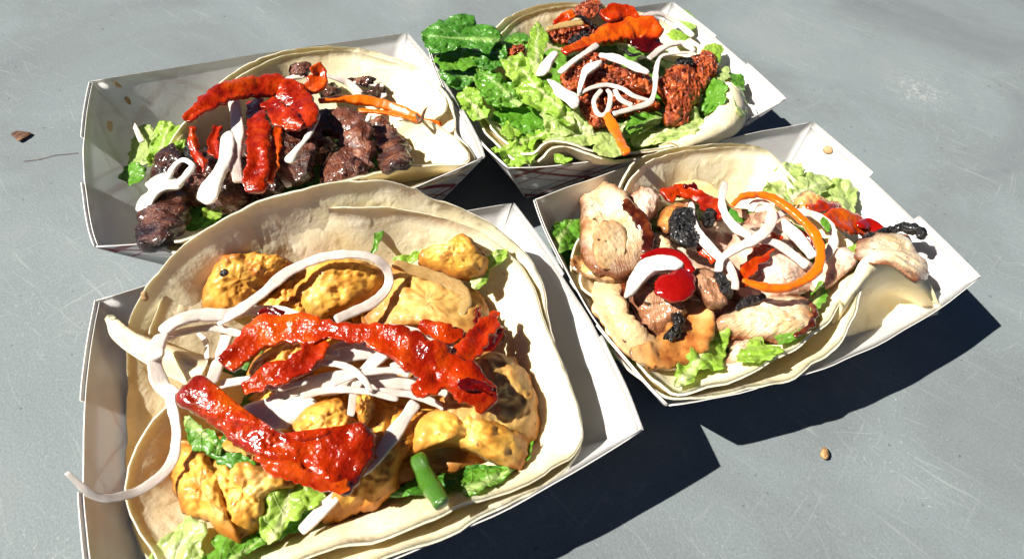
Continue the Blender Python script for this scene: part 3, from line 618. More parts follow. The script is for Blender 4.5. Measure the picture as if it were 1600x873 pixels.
o = tofu('large tofu piece at the right end with a browned rim', k, '700,610 742,566 775,558 806,576 830,606 836,646 828,688 806,700 760,690 715,680 690,650', .1, 1.6, 'pale_tofu', crease=[(690, 640, 800, 640, .15, .15)])
tofu('yellow tofu piece jutting out over the dark greens on the right', k, '640,690 652,652 690,640 745,652 790,668 818,692 802,728 768,720 730,702 690,694 655,706', .35, 1.3, crease=[(720, 655, 735, 700, .1, .14)])
tofu('ragged tofu chunk in the lower middle beside the scallion', k, '556,655 600,640 640,640 657,662 642,700 622,726 620,760 592,782 560,792 530,806 512,796 528,760 545,710', .0, 1.4, crease=[(610, 660, 600, 740, .12, .2), (570, 740, 610, 765, .1, .15)])
tofu('pyramid-shaped tofu piece rising in the middle of the taco', k, '456,678 478,645 508,628 527,624 546,645 560,668 542,695 500,700 470,692', .25, 1.3)
tofu('browned, ridged left half of the lower left tofu piece', k, '270,700 290,690 312,700 330,722 346,750 355,790 372,838 348,834 325,812 298,802 276,770', .3, 1.3, crease=[(275, 735, 330, 740, .1, .2), (330, 720, 345, 800, .1, .2), (290, 775, 340, 790, .08, .12)])
tofu('yellow blistered right half of the lower left tofu piece', k, '322,735 350,722 400,730 446,745 450,762 420,772 414,812 385,832 362,842 345,800 330,765', .2, 1.4, crease=[(365, 730, 360, 830, .09, .22), (385, 735, 405, 790, .08, .12), (360, 770, 420, 760, .06, .1)])
tofu('tiny orange tofu cube beside the upright radish strip', k, '556,618 583,614 584,640 574,662 562,656', .45, .8)
strip('sesame_seed', 'brown seed stuck to the tortilla edge at the far left of the tofu taco', 'seed', k, '224,455 228,470', [9, 11], .35, 'brown_crumb', thr=.6)
strip('pepper_fleck', 'black burnt fleck on the furthest back left tofu piece', 'fleck', k, '344,430 356,423', [7, 8], .7, 'char', thr=.7, ridge=.03)
tofu('pale tofu corner under the short middle pepper', k, '392,588 400,560 440,536 486,532 500,560 470,590 425,602', .25, .9)
# radish
rad('big white radish loop arching over the back tofu pieces', k, '340,506 372,486 410,458 450,425 500,403 550,397 588,405 606,424 606,448 584,472 552,487 524,500', [16, 19, 20, 20, 18, 17, 20, 19, 19, 20, 20, 16], .95)
rad('broad radish band crossing left to right above the red pepper', k, '252,520 275,503 310,492 350,492 390,485 440,487 490,502', [26, 28, 27, 25, 22, 22, 20], .8)
rad('second radish band curving just below the broad one', k, '246,560 250,535 280,520 330,512 370,520 400,530', [24, 24, 18, 16, 16, 14], .7)
rad('thick curved radish end bending down beside the left pepper', k, '254,522 243,545 243,575 255,605 284,622', [26, 29, 29, 29, 26], .95)
rad('long radish strip looping out past the left rim of the front tray', k, '258,600 270,640 276,680 268,722 240,752 200,772 150,775 104,738,5.6', [16, 19, 20, 20, 19, 18, 17, 8], .9, thr=.25)
rad('short upright radish strip between the left loop and the peppers', k, '356,520 345,555 330,598', [24, 25, 22], .75)
rad('thin arched radish strip inside the left loop', k, '310,520 322,535 324,560', [9, 11, 10], .1)
rad('pale radish strip under the tip of the middle pepper', k, '345,600 385,594 430,590', [20, 20, 16], .45)
rad('pinkish radish strip, top of the bundle under the long pepper', k, '420,606 470,576 530,556 600,548', [26, 32, 34, 30], .35)
rad('hidden-ended radish strip at the back of the bundle, above the others', k, '500,560 550,540 620,535', [30, 34, 28], .2)
rad('pinkish radish strip, middle of the bundle under the long pepper', k, '420,632 480,602 550,588 620,580', [26, 32, 32, 28], .45)
rad('pinkish radish strip, lowest of the bundle under the long pepper', k, '500,612 560,604 620,598 680,606 730,620', [22, 26, 28, 26, 16], .4)
for _i, (_p, _w, _o, _l) in enumerate([
    ('452,560 490,548 530,552', [13, 15, 12], .75, 'slim radish shred poking out just right of the middle pepper'),
    ('520,600 560,584 612,578 640,586', [12, 14, 14, 10], .75, 'slim radish shred crossing over the middle of the pink bundle'),
    ('470,618 520,608 575,612 622,624', [12, 15, 14, 11], .7, 'slim radish shred along the lower side of the pink bundle'),
    ('505,566 540,572 566,590 580,612', [12, 14, 13, 10], .8, 'slim radish shred bending down beside the upright hanging one'),
    ('405,600 438,604 480,596', [12, 15, 12], .75, 'slim radish shred leaving the pink bundle on its left side'),
    ('610,572 650,566 690,580', [14, 16, 12], .6, 'slim radish shred ducking under the long pepper at right')]):
    rad(_l, k, _p, _w, _o)
rad('radish strip ending in a point below the red pepper tip', k, '590,612 640,616 680,630 692,640', [14, 14, 13, 8], .55)
rad('radish strip hanging upright in front of the pink bundle', k, '604,548 578,572 556,604 548,650', [30, 28, 20, 13], .65, thr=.25)
rad('pale radish strip showing above the long pepper at right', k, '588,518 620,512 650,520 690,532 716,548', [14, 12, 16, 16, 14], .3)
rad('long diagonal radish strip running under the lower pepper to the front', k, '650,628 622,668 590,712 556,745 515,785 470,830', [22, 26, 26, 22, 24, 22], .55)
chunk('cream_sauce', 'pool of pale cream sauce soaking the radish below the middle pepper', 'cream sauce', k, '372,642 410,622 450,616 490,622 500,640 468,655 448,672 408,666', .3, .5, 'cream', amp=.05)
# peppers
p = pep('longest glossy red pepper strip, lying right across the tofu taco', k, '350,572 376,550 408,522 450,514 500,517 545,517 592,525 632,542 672,562 712,586 746,610 768,636', [34, 42, 50, 48, 38, 32, 46, 54, 56, 54, 50, 34], 1.35, pinch=.04)
pep('', k, '398,505 418,492 440,498', [14, 18, 12], 1.5, 'dark_red_pepper', parent=p)
pep('', k, '715,600 745,600 768,612', [12, 16, 14], 1.55, 'dark_red_pepper', parent=p)
pep('short red pepper strip, second from the top in the tofu taco', k, '380,608 418,590 458,575 488,555 500,532', [24, 34, 34, 40, 34], 1.1)
p = chunk('pepper_strip', 'widest red pepper piece, lying across the lower left of the tofu taco', 'pepper', k, '276,628 288,600 316,586 338,604 356,624 400,650 440,676 470,692 500,688 538,672 568,660 588,688 578,722 556,766 538,776 500,752 440,738 405,720 370,696 330,664 300,646', 1.2, .75, 'red_pepper', amp=.08, freq=2.2, group='glossy red pepper strips on the tacos', rag=.1, pw=4, n=150, rings=34, crease=[(300, 620, 420, 690, .1, .1), (420, 700, 540, 715, .1, .1)])
pep('', k, '400,712 435,728 480,744 525,758 546,756', [16, 24, 26, 28, 22], 1.4, 'orange_pepper', parent=p)
pep('pointed red pepper strip leaning up to the right in the tofu taco', k, '712,566 742,536 764,506 776,486', [36, 34, 28, 14], 1.25)
pep('red pepper piece half hidden behind the long strip in the tofu taco', k, '655,506 690,518 724,526', [18, 32, 20], .65)
pep('dark red pepper end leaning on the tortilla at the right of the tofu taco', k, '750,552 772,534 784,510', [18, 24, 12], .25, 'dark_red_pepper')
pep('knobbly red pepper stub under the long strip in the tofu taco', k, '644,612 672,600 702,590', [26, 36, 34], 1.2)
pep('tiny dark red pepper tip beside the leaning pointed strip', k, '746,508 748,480', [9, 6], .75, 'dark_red_pepper')
# greens
leaf('mint-green leaf tucked under the left end of the widest pepper', k, '284,655 298,650 326,672 346,694 342,708 318,706 296,690', .75, 'mid_lettuce', .12, (290, 652, 340, 700))
leaf('dark green leaf under the widest pepper, right of the mint-green one', k, '322,706 346,700 378,712 394,728 372,734 345,730', .6, 'dark_lettuce', .15)
leaf('lime lettuce scrap with a white rib beside the blistered tofu', k, '408,838 412,775 432,752 478,752 502,768 494,790 468,802 446,820 438,842 420,846', .45, 'light_lettuce', .25, (425, 842, 460, 756))
leaf('dark green leaf edge under the lime lettuce scrap at the front', k, '398,828 430,812 486,795 520,775 512,800 470,822 425,846', .15, 'dark_lettuce', .2)
leaf('bright green lettuce at the front left edge of the tofu taco', k, '300,905 325,858 350,832 392,836 432,840 400,858 362,880 330,920', .3, 'mid_lettuce', .25, (330, 900, 410, 842))
leaf('pale crisp lettuce rib at the front left corner of the tofu taco', k, '228,878 258,842 290,812 314,810 326,832 312,852 322,880 300,905 250,905', .35, 'pale_lettuce', .3, (240, 890, 316, 816))
leaf('dark leaf lying on the tortilla behind the scallion', k, '612,775 650,748 700,734 745,724 800,732 770,752 730,766 680,770', .1, 'dark_lettuce', .2)
leaf('veined green leaf under the jutting tofu piece on the right', k, '722,752 738,732 770,728 802,736 776,756 745,768 726,770', .25, 'mid_lettuce', .2, (724, 766, 800, 734))
leaf('thin green sliver at the right end of the tofu taco', k, '836,684 832,702 816,722 798,738 802,722 820,700', .2, 'mid_lettuce', .1)
s = strip('scallion_piece', 'short green scallion tube resting on the front tortilla', 'scallion', k, '652,712 668,748 690,788', [27, 30, 31], .75, 'scallion', thr=.8, amp=.02, sq=2.2, taper=.25)
leaf('tiny green shred high on the back tortilla of the tofu taco', k, '586,364 596,366 592,384 584,396 576,398 584,382', .0, 'mid_lettuce', .06, th=.03)
leaf('small lime scrap left of the crisp tofu nugget', k, '618,402 640,396 662,390 664,402 640,412 622,412', .1, 'light_lettuce', .1)
leaf('bright green leaf standing at the right of the crisp tofu nugget', k, '732,438 748,418 764,394 792,388 790,404 768,420 758,446 744,452', .3, 'light_lettuce', .15, (740, 444, 784, 392))

# ================================================================ left taco: dark grilled beef
k = 'A'
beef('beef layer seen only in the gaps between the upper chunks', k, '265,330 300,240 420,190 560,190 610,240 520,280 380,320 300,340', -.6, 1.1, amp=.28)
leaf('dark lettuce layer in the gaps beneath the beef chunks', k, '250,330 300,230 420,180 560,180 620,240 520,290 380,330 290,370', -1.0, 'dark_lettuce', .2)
ribbon('beef_chunk', 'large glazed beef chunk at the lower left with a charred end', 'beef', k, '266,292 258,322 252,350 248,384', [44, 68, 70, 46], .3, 'grilled_beef', 'grilled beef chunks', thr=.5)
beef('upper left beef chunk above the looped cream', k, '234,268 244,242 270,229 286,244 292,262 282,288 260,298 236,294 226,282', .1, 1.4)
beef('reddish beef chunk between the two cream blobs', k, '284,280 304,270 328,282 334,302 322,322 300,322 284,304', .05, 1.2, 'pink_beef')
beef('crusted beef chunk under the thick cream drop', k, '328,292 350,276 388,278 396,300 382,318 358,330 330,330 318,316', .05, 1.3)
beef('dark beef chunk in the shade under the pepper arch', k, '296,262 308,232 350,228 392,245 396,285 350,292 308,288', -.25, 1.3)
beef('shaded beef chunk between the orange pepper and the big one', k, '392,300 400,262 436,246 462,236 460,280 430,306', -.2, 1.2)
ribbon('beef_chunk', 'dark left half of the big folded beef piece, cream running down it', 'beef', k, '456,288 464,250 478,218 502,192 530,184', [50, 56, 54, 46, 30], .35, 'grilled_beef', 'grilled beef chunks', thr=.45)
ribbon('beef_chunk', 'pink-grained right half of the big folded beef piece', 'beef', k, '512,184 540,190 556,214 562,244 560,270', [30, 46, 52, 46, 30], .55, 'pink_beef', 'grilled beef chunks')
beef('small brown beef knob under the fold of the big piece', k, '500,285 510,240 528,228 548,246 570,258 572,276 540,284', .3, 1.1, 'pink_beef')
ribbon('beef_chunk', 'blackened beef chunk at the right against the tortilla lobe', 'beef', k, '586,186 600,212 616,240 618,264', [26, 38, 46, 44], .25, 'grilled_beef', 'grilled beef chunks')
beef('tiny grey beef shred behind the top pepper', k, '452,116 458,102 472,94 484,98 482,110 466,120', .5, .6, 'pink_beef')
beef('small brown beef crumb below the top pepper', k, '496,146 506,134 524,130 532,140 518,152', .15, .6)
beef('thin beef crumb on the far side of the radish strip', k, '546,124 560,119 584,122 586,130 562,133', .1, .35)
beef('forked beef crumb at the end of the flat radish strip', k, '566,146 584,140 592,130 600,134 600,150 580,152', .15, .4)
chunk('char_bit', 'shiny black burnt bit left of the cream loop in the beef taco', 'burnt bit', k, '286,242 292,228 304,230 308,246 298,252', .25, .6, 'char', amp=.08, freq=4, ridge=.05)
p = pep('big red pepper arching over the left half of the beef taco', k, '292,190 318,166 350,146 394,136 432,136 462,152 480,178 476,200', [18, 26, 34, 36, 42, 40, 34, 20], 1.3)
pep('', k, '420,158 445,185 472,200', [22, 30, 24], 1.35, 'red_pepper', parent=p)
pep('upright red pepper strip hanging down the middle of the beef taco', k, '398,158 404,205 404,255 396,302', [24, 32, 34, 26], 1.0, pinch=.03)
pep('narrow orange pepper strip beside the upright red one', k, '438,196 430,240 418,286', [12, 18, 15], .75, 'orange_pepper')
pep('thin red pepper tail at the left of the beef taco', k, '298,198 302,226 314,258 314,272', [10, 14, 15, 9], .85)
pep('small curved red pepper piece inside the arch', k, '342,198 334,222 340,248', [14, 18, 10], .7)
pep('knob of orange pepper at the top of the beef taco', k, '490,102 499,118 492,136 472,148', [22, 29, 28, 18], 1.2, 'orange_pepper')
car('long carrot strip pointing right in the beef taco', k, '498,158 540,155 590,161 630,174 658,186', [12, 17, 17, 15, 11], .75)
car('thin carrot sliver under the long one in the beef taco', k, '560,172 600,176 645,186 690,194', [7, 9, 8, 6], .45)
strip('herb_fleck', 'curled dark herb fleck on the tip of the long carrot strip', 'fleck', k, '650,178 656,190 664,172 668,168', [5, 6, 4, 3], .85, 'dry_leaf', thr=.6)
rad('wide radish strip hanging from the pepper arch', k, '366,158 371,200 366,245 372,285', [22, 27, 27, 20], .85)
rad('radish strip end at the bottom of the beef taco beside orange pepper', k, '430,246 440,268 452,292', [12, 14, 13], .35)
rad('radish strip running down behind the long carrot', k, '508,118 540,128 566,148', [10, 14, 13], .3)
rad('short radish strip between the two top peppers of the beef taco', k, '440,128 462,120 476,118', [12, 14, 10], .7)
rad('flat radish strip lying on the tortilla of the beef taco', k, '552,130 580,132 600,134', [8, 10, 7], .08)
rad('radish end peeking out behind the carrot in the beef taco', k, '590,152 604,148', [12, 10], .15)
blob('thick cream drop running down in the middle of the beef taco', k, '346,212 362,204 368,228 360,258 348,286 338,312 322,321 308,311 312,292 330,272 342,248', 1.0)
blob('white cream blob on the lower left beef chunk', k, '222,332 212,325 218,310 232,298 226,288 240,276 256,270 272,276 288,284 280,296 258,299 244,312 234,328', 1.05)
cream('looped string of cream on the upper left beef chunk', k, '262,280 272,260 286,250 300,258 292,272 276,290', [9, 9, 9, 9, 10, 13], 1.2)
cream('wavy cream string on the big folded beef piece', k, '498,178 490,198 476,220 462,236 450,254', [8, 9, 9, 13, 24], 1.15)
strip('cream_dab', 'grain-like ivory dab on top of the big beef piece', 'cream sauce', k, '574,190 578,180', [9, 9], .95, 'cream', thr=.7, sq=2)
leaf('crumpled light lettuce behind the upper left beef chunk', k, '230,262 236,225 246,196 266,190 290,206 288,228 262,236 244,250', .1, 'light_lettuce', .3, (240, 258, 262, 195))
leaf('small folded green leaf left of the beef chunks', k, '188,270 198,258 214,254 228,262 224,278 206,288 194,284', .1, 'mid_lettuce', .15)
leaf('translucent green lettuce lying in the corner of the beef tray', k, '200,256 206,222 216,200 236,196 240,225 232,255', .0, 'pale_lettuce', .12)
rad('white lettuce stem standing in the corner of the beef tray', k, '209,194 222,222', [9, 10], .4)
leaf('dark lettuce below the thick cream drop', k, '286,352 290,325 318,318 348,330 330,348 300,362', .0, 'dark_lettuce', .15)
leaf('light green scrap by the near edge of the beef taco', k, '316,330 330,326 344,334 332,344 322,342', .2, 'light_lettuce', .1)
def stain(label, k, outline, mat='orange_stain', th=.03, name='sauce_stain', cat='stain', **kw):
    pts = parse(outline); zz = np.array([(lambda h: h[2] + th * .3 if h is not None else 1.0)(hitz(BW[k], x, y)) for x, y, _ in pts])
    return chunk(name, label, cat, k, pts, 0, th, mat, amp=kw.pop('amp', .0), rag=.03, zz=zz, n=40, rings=8, **kw)
stain('orange sauce stain nearest the back left corner of the beef tray', 'A', '176,126 184,129 191,136 184,137 178,132')
stain('small dark sauce stain below the orange one in the beef tray', 'A', '196,152 203,156 204,164 197,160', 'brown_crumb')
stain('faint sauce stain on the left wall of the beef tray', 'A', '168,190 176,192 175,206 168,202')
strip('glaze', None, None, 'A', '0,0 1,1', 1, 0, 'char') if False else None
stain('brown crumb stuck on the bright right wall of the chicken tray', 'C', '1286,232 1292,228 1300,232 1301,239 1294,241 1287,238', 'brown_crumb', .12, 'crumb', 'crumb')

# ================================================================ right taco: grilled chicken
k = 'C'
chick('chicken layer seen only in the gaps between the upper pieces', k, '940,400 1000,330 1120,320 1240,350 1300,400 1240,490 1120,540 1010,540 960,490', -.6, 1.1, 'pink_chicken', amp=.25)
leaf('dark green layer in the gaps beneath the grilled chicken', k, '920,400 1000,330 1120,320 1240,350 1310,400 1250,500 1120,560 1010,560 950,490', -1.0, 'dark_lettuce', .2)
o = chick('largest chicken piece, standing at the left of its taco with a pale cut face', k, '904,300 910,281 924,272 946,284 972,302 1000,336 1012,362 1016,388 1000,412 990,428 962,434 930,424 911,402 907,368 909,330', .7, 1.6, facet=.12, amp=.09)
chunk('cut_face', None, None, k, '926,368 936,350 956,343 974,354 979,382 968,414 948,421 930,404', 1.2, .16, 'pale_chicken', amp=.05, parent=o, rag=.06)
strip('glaze', None, None, k, '975,312 1000,345 1010,372 1012,395', [8, 22, 24, 14], 1.1, 'meat_glaze', thr=.35, amp=.06, ridge=.03, jag=.12, parent=o)
chick('browned chicken skin curling beneath the largest piece', k, '894,398 905,396 930,412 965,428 1000,430 990,444 955,444 920,432 902,418', .45, .8, 'caramel_chicken')
o = strip('chicken_piece', 'long curved chicken slice hugging the left wall of the tortilla', 'chicken', k, '952,432 948,462 962,500 990,530 1025,548', [34, 50, 54, 50, 34], .45, 'pale_chicken', thr=.38, amp=.09, freq=1.5, M_=40, sq=3.4, wn=.12, fold=.05, capl=.5, group='grilled chicken pieces')
strip('browned_edge', None, None, k, '974,440 976,470 988,498 1010,522 1034,536', [6, 9, 10, 9, 6], .75, 'meat_glaze', thr=.5, amp=.04, jag=.06, parent=o)
strip('chicken_piece', 'golden chicken curl at the front left of the chicken taco', 'chicken', k, '985,552 1030,556 1066,536 1088,502 1092,470', [26, 50, 64, 56, 42], .35, 'caramel_chicken', thr=.4, amp=.09, freq=1.5, M_=40, sq=3.4, wn=.12, fold=.05, capl=.5, group='grilled chicken pieces')
o = chick('pinkish roast chicken piece under the round red sauce drop', k, '984,455 998,430 1030,424 1062,444 1078,472 1066,500 1060,524 1036,532 1010,514 992,486', .75, .7, 'dark_chicken', crease=[(1005, 495, 1045, 478, .05, .12)])
chunk('charred_edge', None, None, k, '1046,482 1060,486 1068,506 1062,530 1034,532 1040,520 1050,506', .85, .6, 'char', rag=.16, amp=.1, freq=3.5, ridge=.06, parent=o)
o = chick('dark caramelised chicken knob right of the red sauce drop', k, '1078,432 1098,416 1126,424 1142,448 1134,476 1108,482 1094,466', .75, .9, 'dark_chicken')
chunk('charred_edge', None, None, k, '1112,432 1126,428 1143,446 1140,466 1126,462 1120,446', .95, .8, 'char', rag=.16, amp=.1, freq=3.5, ridge=.06, parent=o)
o = chick('broad flat chicken slice at the lower right, grilled along its top edge', k, '1112,512 1136,486 1180,468 1232,458 1264,466 1272,490 1260,514 1228,532 1176,528 1130,524', .4, 1.1)
strip('charred_edge', None, None, k, '1148,482 1172,470 1196,463', [8, 10, 6], .75, 'char', thr=.6, amp=.06, ridge=.05, parent=o)
strip('browned_edge', None, None, k, '1252,464 1272,484 1266,508 1242,526', [6, 10, 10, 6], .6, 'meat_glaze', thr=.5, amp=.05, jag=.06, parent=o)
chick('pale pink chicken slice framed by the carrot ring', k, '1152,446 1176,414 1214,396 1254,402 1276,424 1262,452 1214,464 1168,466', .35, 1.0, 'pink_chicken', crease=[(1200, 400, 1190, 450, .04, .08), (1225, 398, 1215, 455, .04, .08)])
chick('pink chicken piece beyond the carrot ring near the tortilla fold', k, '1266,424 1284,398 1316,388 1348,398 1326,424 1290,450 1270,446', .35, 1.0, 'pink_chicken')
chick('pink chicken layer under the radish rings', k, '1120,420 1140,380 1180,330 1220,330 1250,370 1230,400 1170,440 1130,450', -.1, 1.0, 'pink_chicken')
o = chick('chicken piece poking out at the right end with a black crust', k, '1336,394 1352,372 1390,362 1424,366 1430,396 1448,412 1446,432 1424,436 1396,412 1360,408', .6, .9)
strip('charred_edge', None, None, k, '1340,382,1.0 1358,372,1.0 1384,362,1.0 1408,356,1.0 1434,360,1.0 1440,372,1.0', [8, 9, 10, 13, 14, 9], .15, 'char', thr=.8, amp=.08, freq=4, ridge=.06, parent=o)
chick('speckled grey-pink chicken bit leaning on the back tortilla', k, '988,306 1006,292 1030,300 1028,322 1012,350 996,336', .3, .9, 'pink_chicken')
chick('small browned chicken bit beside the black char', k, '1026,352 1034,328 1058,314 1082,318 1070,345 1048,366', .5, .9, 'caramel_chicken')
chick('pale wedge of chicken between the largest piece and the char', k, '1004,372 1022,360 1046,380 1056,398 1024,400', .45, .8)
chick('pink chicken bit at the near edge between two lettuce scraps', k, '1138,566 1146,538 1172,528 1180,542 1160,564', .2, .8, 'pink_chicken')
chick('brown-skinned chicken bit behind the radish ring', k, '1236,316 1256,302 1280,306 1298,320 1280,332 1250,330', .35, .8, 'caramel_chicken')
chunk('char_lump', 'large knobbly black char lump in the middle of the chicken taco', 'burnt bit', k, '1042,352 1052,330 1072,324 1086,334 1096,362 1100,384 1076,388 1050,376', .85, .9, 'char', amp=.1, freq=4, ridge=.09)
chunk('char_lump', 'small black char lump behind the left radish strip', 'burnt bit', k, '1096,340 1106,326 1118,334 1116,352 1102,356', .7, .7, 'char', amp=.1, freq=4, ridge=.08)
pep('red pepper strip crossing behind the char in the chicken taco', k, '1038,308 1060,298 1088,306 1112,322 1128,342', [20, 24, 22, 26, 24], .75)
pep('red pepper knob resting against the back tortilla', k, '1070,298 1090,294', [16, 18], .95, 'dark_red_pepper')
pep('orange pepper bit left of the carrot ring', k, '1080,384 1100,394 1118,408', [8, 14, 12], .7, 'orange_pepper')
pep('soft red pepper strip crossing under the carrot ring', k, '1152,446 1170,420 1190,396 1212,366', [18, 24, 22, 16], .65)
pep('orange-red pepper at the right behind the radish ring', k, '1262,326 1292,322 1312,318', [14, 22, 10], .75)
pep('shiny orange pepper piece by the right wall of the tray', k, '1290,346 1318,346 1342,352 1372,362', [26, 40, 36, 18], .7, 'orange_pepper')
pep('dark red pepper shadowed inside the carrot ring', k, '1232,350 1258,372 1276,400', [10, 14, 12], .35, 'dark_red_pepper')
strip('sauce_smear', 'dark glossy sauce smear beside the black crusted chicken', 'hot sauce', k, '1340,352 1356,350 1376,364 1352,374', [12, 22, 16, 10], .95, 'hot_sauce', thr=.4, amp=.03, sq=2)
blob('curved white cream dollop left of the round red sauce drop', k, '975,466 978,446 988,420 1004,405 1030,398 1056,402 1070,414 1058,424 1036,424 1014,436 1000,450 990,462', 1.3, th=.75)
strip('sauce_trail', 'arc of red sauce around the cream dollop', 'hot sauce', k, '1000,404 1030,394 1062,402 1082,426', [10, 14, 17, 14], 1.25, 'hot_sauce', thr=.5, amp=.03, sq=2)
chunk('sauce_drop', 'round shiny drop of red hot sauce on the pinkish chicken', 'hot sauce', k, '1021,450 1030,432 1048,424 1066,418 1084,432 1088,450 1078,464 1060,474 1040,470 1026,464', 1.35, .5, 'hot_sauce', amp=.05, freq=1.5, rag=.07, pw=2.4)
rad('forked translucent radish strip furthest left in the chicken taco', k, '1080,316 1082,348 1096,372 1118,396 1138,414 1148,436 1148,452', [9, 17, 20, 19, 17, 14, 15], 1.15)
rad('radish strip rising up the back tortilla in the chicken taco', k, '1133,285 1128,320 1145,352 1172,370', [13, 15, 20, 16], 1.1)
rad('curled radish ring in the middle of the chicken taco', k, '1174,330 1180,318 1196,318 1206,334 1200,356 1180,374 1152,388 1128,404 1122,424', [13, 15, 18, 20, 21, 20, 19, 18, 16], 1.3)
rad('straight radish strip running right inside the carrot ring', k, '1182,374 1216,382 1262,416', [13, 17, 17], 1.05)
rad('broad radish strip touching the carrot ring from inside', k, '1218,346 1242,366 1272,402', [20, 23, 22], 1.0)
rad('outer radish ring at the right behind the carrot ring', k, '1244,330 1272,336 1296,354 1302,380 1288,406', [12, 16, 18, 19, 16], .95, thr=.3)
rad('short radish strip under the top of the carrot ring', k, '1202,350 1214,338 1230,330', [12, 15, 12], 1.05)
car('large carrot ring curving over the radish in the chicken taco', k, '1143,322 1158,309 1184,304 1212,312 1242,333 1267,358 1281,386 1279,416 1257,438 1222,450 1190,447 1160,438', [9, 11, 12, 13, 14, 14, 14, 14, 15, 16, 15, 9], 1.75, thr=.6)
leaf('light lettuce in the left corner of the chicken tray', k, '858,372 868,350 888,340 914,342 912,380 888,392 866,392', .2, 'mid_lettuce', .25, (870, 388, 890, 345))
leaf('dark lettuce in the left corner under the chicken skin', k, '862,388 888,384 912,392 914,424 896,432 876,414', .0, 'dark_lettuce', .2)
leaf('curly light lettuce at the back right, against the tortilla', k, '1192,300 1210,266 1236,251 1256,262 1248,290 1230,318 1206,312', .35, 'pale_lettuce', .35, (1215, 312, 1240, 256))
leaf('translucent lettuce sheet in the middle of the back right scraps', k, '1222,316 1246,276 1276,272 1302,284 1280,306 1246,320', .55, 'pale_lettuce', .2, (1232, 312, 1290, 280))
leaf('pale lettuce against the bright right wall of the chicken tray', k, '1278,306 1300,282 1336,290 1338,326 1318,334 1300,316', .25, 'pale_lettuce', .2)
leaf('crinkled lime lettuce at the front edge of the chicken taco', k, '1054,600 1060,566 1084,538 1106,514 1134,518 1140,548 1122,578 1094,574 1084,596 1066,604', .45, 'light_lettuce', .35, (1064, 600, 1120, 524))
leaf('lime lettuce scrap with a ragged point by the near edge', k, '1152,562 1164,536 1184,517 1198,536 1222,542 1206,556 1176,566', .5, 'light_lettuce', .25)
leaf('small dark green curl right of the ragged lime scrap', k, '1212,534 1220,512 1240,506 1254,520 1240,532 1222,540', .5, 'mid_lettuce', .2)
leaf('pointed green leaf standing by the tortilla fold', k, '1260,482 1270,454 1284,436 1292,450 1288,470 1272,490', .6, 'mid_lettuce', .12, (1264, 484, 1286, 440))
leaf('tiny lime scrap near the black crusted chicken', k, '1322,392 1328,382 1340,380 1342,392 1330,398', .6, 'light_lettuce', .06)
leaf('thin lime lettuce edge under the front left chicken curl', k, '944,528 956,544 990,560 1040,566 1066,560 1040,576 990,572 955,556', .1, 'light_lettuce', .12)

chunk('sauce_smear', 'orange sauce film smeared on the back tortilla of the chicken taco', 'stain', k, '1040,300 1052,286 1080,279 1112,290 1132,306 1116,318 1080,312 1056,312', -.2, .05, 'sauce_film', amp=.0, rag=.12)
leaf('tiny green shred lying on the outer radish ring', k, '1284,340 1290,342 1296,356 1292,362 1286,352', 1.15, 'mid_lettuce', .04, th=.03)
# ================================================================ back taco: crumbled sausage and lettuce
k = 'D'
leaf('dark layer of lettuce at the bottom of the back taco', k, '760,120 850,60 980,70 1090,120 1120,180 1000,230 880,215 780,210', -.9, 'mid_lettuce', .25)
leaf('large dark green leaf hanging over the back left edge of the tray', k, '656,58,5.0 667,41,5.1 689,31,5.2 720,22,5.2 740,28,5.2 750,38,5.3 778,46,5.3 784,60,5.1 770,76,5.0 760,85,4.9 744,77,4.9 720,75,4.9 684,84,4.8 664,74,4.8', 0, 'dark_lettuce', .17, (770, 62, 670, 55))
leaf('shaded green leaf just beneath the large overhanging one', k, '682,84,4.3 720,74,4.4 760,84,4.5 748,100,4.3 700,112,4.1 686,104,4.1', 0, 'mid_lettuce', .12)
leaf('dark leaf edge between the overhanging leaf and the back tortilla', k, '772,44 795,42 822,54 830,64 800,68 782,64', .55, 'dark_lettuce', .15)
leaf('curled dark leaf standing right of the overhanging one', k, '758,86 776,66 792,80 790,100 770,112 748,106 738,94', .75, 'dark_lettuce', .3)
leaf('small mid-green leaf behind the upright lettuce blade', k, '788,62 818,62 822,76 802,84 790,82', .5, 'mid_lettuce', .15)
leaf('dark ruffled leaf at the left edge of the back taco', k, '686,112 702,99 738,92 748,110 744,130 720,142 704,138 692,124', .55, 'dark_lettuce', .35, (744, 126, 694, 112))
leaf('wide veined green leaf left of the big crinkled rib', k, '744,108 770,112 795,126 808,152 814,166 780,166 758,160 746,142', .65, 'mid_lettuce', .28, (812, 164, 750, 112))
leaf('bright lime leaf low on the left side of the back taco', k, '712,150 722,138 740,137 756,156 765,178 750,188 732,184 718,168', .7, 'light_lettuce', .28, (752, 186, 722, 142))
leaf('big crinkled light lettuce leaf with a pale rib, centre of the heap', k, '784,96 804,84 822,90 832,110 846,122 870,138 888,162 900,196 874,190 848,172 818,162 806,140 790,114', 1.0, 'light_lettuce', .3, (900, 194, 796, 92))
leaf('upright narrow light lettuce blade beside the sausage', k, '838,33 856,54 853,76 840,116 828,102 824,72', 1.3, 'light_lettuce', .15, (838, 112, 840, 36))
leaf('shaded green leaf under the big crinkled one', k, '768,178 810,164 850,176 868,196 832,212 800,206 778,192', .35, 'mid_lettuce', .25)
leaf('small pointed lime leaf between the lower left leaves', k, '780,206 792,190 802,200 814,208 800,220', .6, 'light_lettuce', .15)
leaf('lime leaf just above the curled tortilla edge', k, '806,216 834,206 862,200 866,212 838,224 830,238 816,228', .5, 'light_lettuce', .2, (862, 204, 814, 224))
leaf('frilly bright lettuce at the near left corner of the back tray', k, '768,233 788,222 804,216 832,236 840,246 814,262 796,258 782,248', .45, 'light_lettuce', .4)
